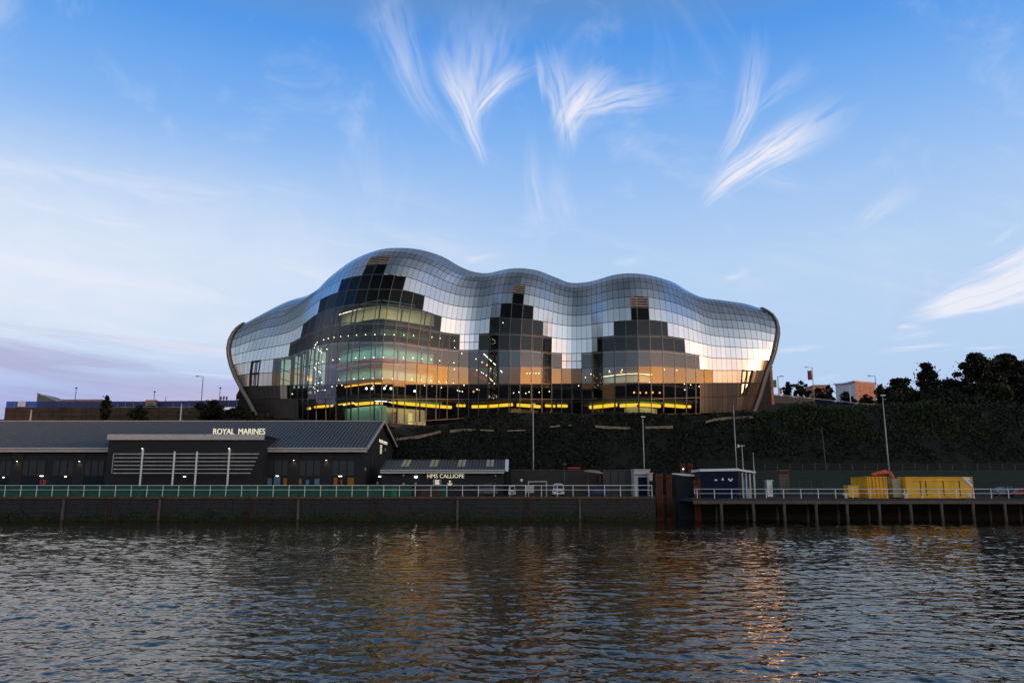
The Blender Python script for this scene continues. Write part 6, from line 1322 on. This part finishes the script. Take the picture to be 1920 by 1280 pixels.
# three onlookers
def person(u, vt, Y, zf, label, arm=0.0):
    q = at(u, vt, Y); H = 1.72; z0 = q.z - H; t = thing('person', (q.x, Y, z0), label, 'person', 'people on the terrace')
    P_ = [(0,0,.93),(0,0,1.15),(0,0,1.40),(0,0,1.50),(0,0,1.62),(.10,0,.88),(.11,0,.48),(.12,0,.06),(.12,-.14,.03),(-.10,0,.88),(-.11,.05,.48),(-.12,.05,.06),(-.12,-.09,.03),(.19,0,1.38),(.24,0,1.12),(.23 ,-.10 - arm,.88 + arm),(-.19,0,1.38),(-.24,0,1.12),(-.23,-.08,.86)]
    E_ = [(0,1),(1,2),(2,3),(3,4),(0,5),(5,6),(6,7),(7,8),(0,9),(9,10),(10,11),(11,12),(2,13),(13,14),(14,15),(2,16),(16,17),(17,18)]
    rd = [.15,.14,.16,.06,.105,.10,.065,.045,.04,.10,.065,.045,.04,.065,.05,.035,.065,.05,.035]
    me = bpy.data.meshes.new('body'); me.from_pydata(P_, E_, []); o = bpy.data.objects.new('body', me); COL.objects.link(o); md = o.modifiers.new('s', 'SKIN')
    for i, r_ in enumerate(rd): me.skin_vertices[0].data[i].radius = (r_, r_ * .8); 
    me.skin_vertices[0].data[0].use_root = True; s2 = o.modifiers.new('d', 'SUBSURF'); s2.levels = 1; s2.render_levels = 1
    bpy.context.view_layer.update(); m2 = bpy.data.meshes.new_from_object(o.evaluated_get(bpy.context.evaluated_depsgraph_get())); bpy.data.objects.remove(o); m2.name = 'body'; m2.materials.clear(); m2.materials.append(M['cloth'])
    o = bpy.data.objects.new('body', m2); COL.objects.link(o); o.parent = t
    hd = MB().tube([(0, 0, 1.50), (0, 0, 1.56), (0, 0, 1.66), (0, 0, 1.72)], [.05, .09, .10, .04], 8).build('head', M['skin'], None, True); hd.parent = t; return t
person(414.5, 742, 196, 24, 'person in dark clothes on the terrace, leftmost of three silhouettes'); person(420, 741.5, 196.5, 24, 'person in dark clothes on the terrace, middle of three silhouettes', .1); person(425.5, 742, 196, 24, 'person in dark clothes on the terrace, rightmost of three silhouettes', .25)
# ================================================================== the valley behind and beside the viewpoint (unseen hill ring shaped to darken facade reflections)
vr = MB(); ph = np.radians(np.arange(-130, 131, 1.25)); pr_ = []
for a in ph:
    r1, r2 = 300, 520; k = math.degrees(a)
    hgt = 34 + 13 * float(vnoise(k, 0, 9, 3)) + 6 * float(vnoise(k, 4, 2.5, 4)) + (8 if 40 < k < 95 else 0)
    if abs(k) > 112: hgt *= max(.25, 1 - (abs(k) - 112) / 24)
    pr_.append([(math.sin(a) * r_, -math.cos(a) * r_, z_) for r_, z_ in ((170, 2), (r1, hgt * .55), (r2, hgt * 1.25), (r2 + 500, hgt * 1.1))])
for i in range(len(pr_) - 1):
    for k in range(3): vr.add([pr_[i][k], pr_[i+1][k], pr_[i+1][k+1], pr_[i][k+1]], [(0, 1, 2, 3)])
tag(vr.build('valley_side', M['bank']), 'dark side of the river valley behind the viewpoint', kind='structure')
rb = random.Random(5)
x = -210
def nb_building(x0, w, y0, d, h_, gable):
    t = thing('riverside_building', (x0 + w / 2, y0, 2), 'masonry building on the near bank, seen only reflected in the glass', 'building', 'buildings on the near bank')
    MB().box(x0, x0 + w, y0 - d, y0, 2, 2 + h_).build('wall', M['bank'], t)
    if gable: MB().prism([(x0 - .3, 2 + h_), (x0 + w + .3, 2 + h_), (x0 + w / 2, 2 + h_ + w * .32)], y0 - d - .2, y0 + .2).build('roof', M['slate'], t)
    else: MB().box(x0 - .3, x0 + w + .3, y0 - d - .2, y0 + .3, 2 + h_ + .003, 2.8 + h_).build('roof', M['slate'], t)
    MB().box(x0 + w * .2, x0 + w * .2 + 1.6, y0 - d * .5, y0 - d * .5 + 1.2, 2 + h_, 2 + h_ + w * .3 + 2).build('chimney', M['bank'], t)
    for r_ in range(int(h_ / 3.6)):
        for c in range(int(w / 3.2)): MB().box(x0 + 1 + c * 3.2, x0 + 2.3 + c * 3.2, y0 + .01, y0 + .08, 3.2 + r_ * 3.6, 5.1 + r_ * 3.6).build('window', M['winglass'], t)
for (x0, w, y0, h_, g) in ((-190, 26, -30, 17, 1), (-150, 30, -34, 22, 0), (-105, 24, -30, 15, 1), (-62, 34, -36, 20, 0), (-10, 22, -32, 18, 1), (30, 30, -36, 16, 0), (80, 24, -30, 21, 1), (128, 34, -34, 17, 0), (185, 28, -30, 23, 1), (240, 36, -34, 18, 0)): nb_building(x0, w, y0, 16, h_, g)
for i, (x0, y0, h_) in enumerate(((215, 88, 26), (176, 30, 23))):
    # riverside trees far to the right of the frame, visible as dark shapes in the glowing panes
    t = thing('riverside_tree', (x0, y0, 2), 'dark riverside tree out of frame to the right, seen only reflected', 'tree', 'trees along the river to the right')
    rg = np.random.default_rng(90 + i); P_ = np.concatenate([np.array([x0, y0, 2 + h_ * .6]) + c + rg.normal(size=(130, 3)) * h_ * .06 for c in rg.normal(size=(14, 3)) * np.array([h_ * .2, h_ * .2, h_ * .17])]); P_[:, 2] = np.maximum(P_[:, 2], 3)
    V, F = leafquads(P_, .8); soup('crown', V, F, [M['leaf']], t); MB().tube([(x0, y0, 1), (x0, y0, 2 + h_ * .7)], [.6, .2], 7).build('trunk', M['bark'], t)
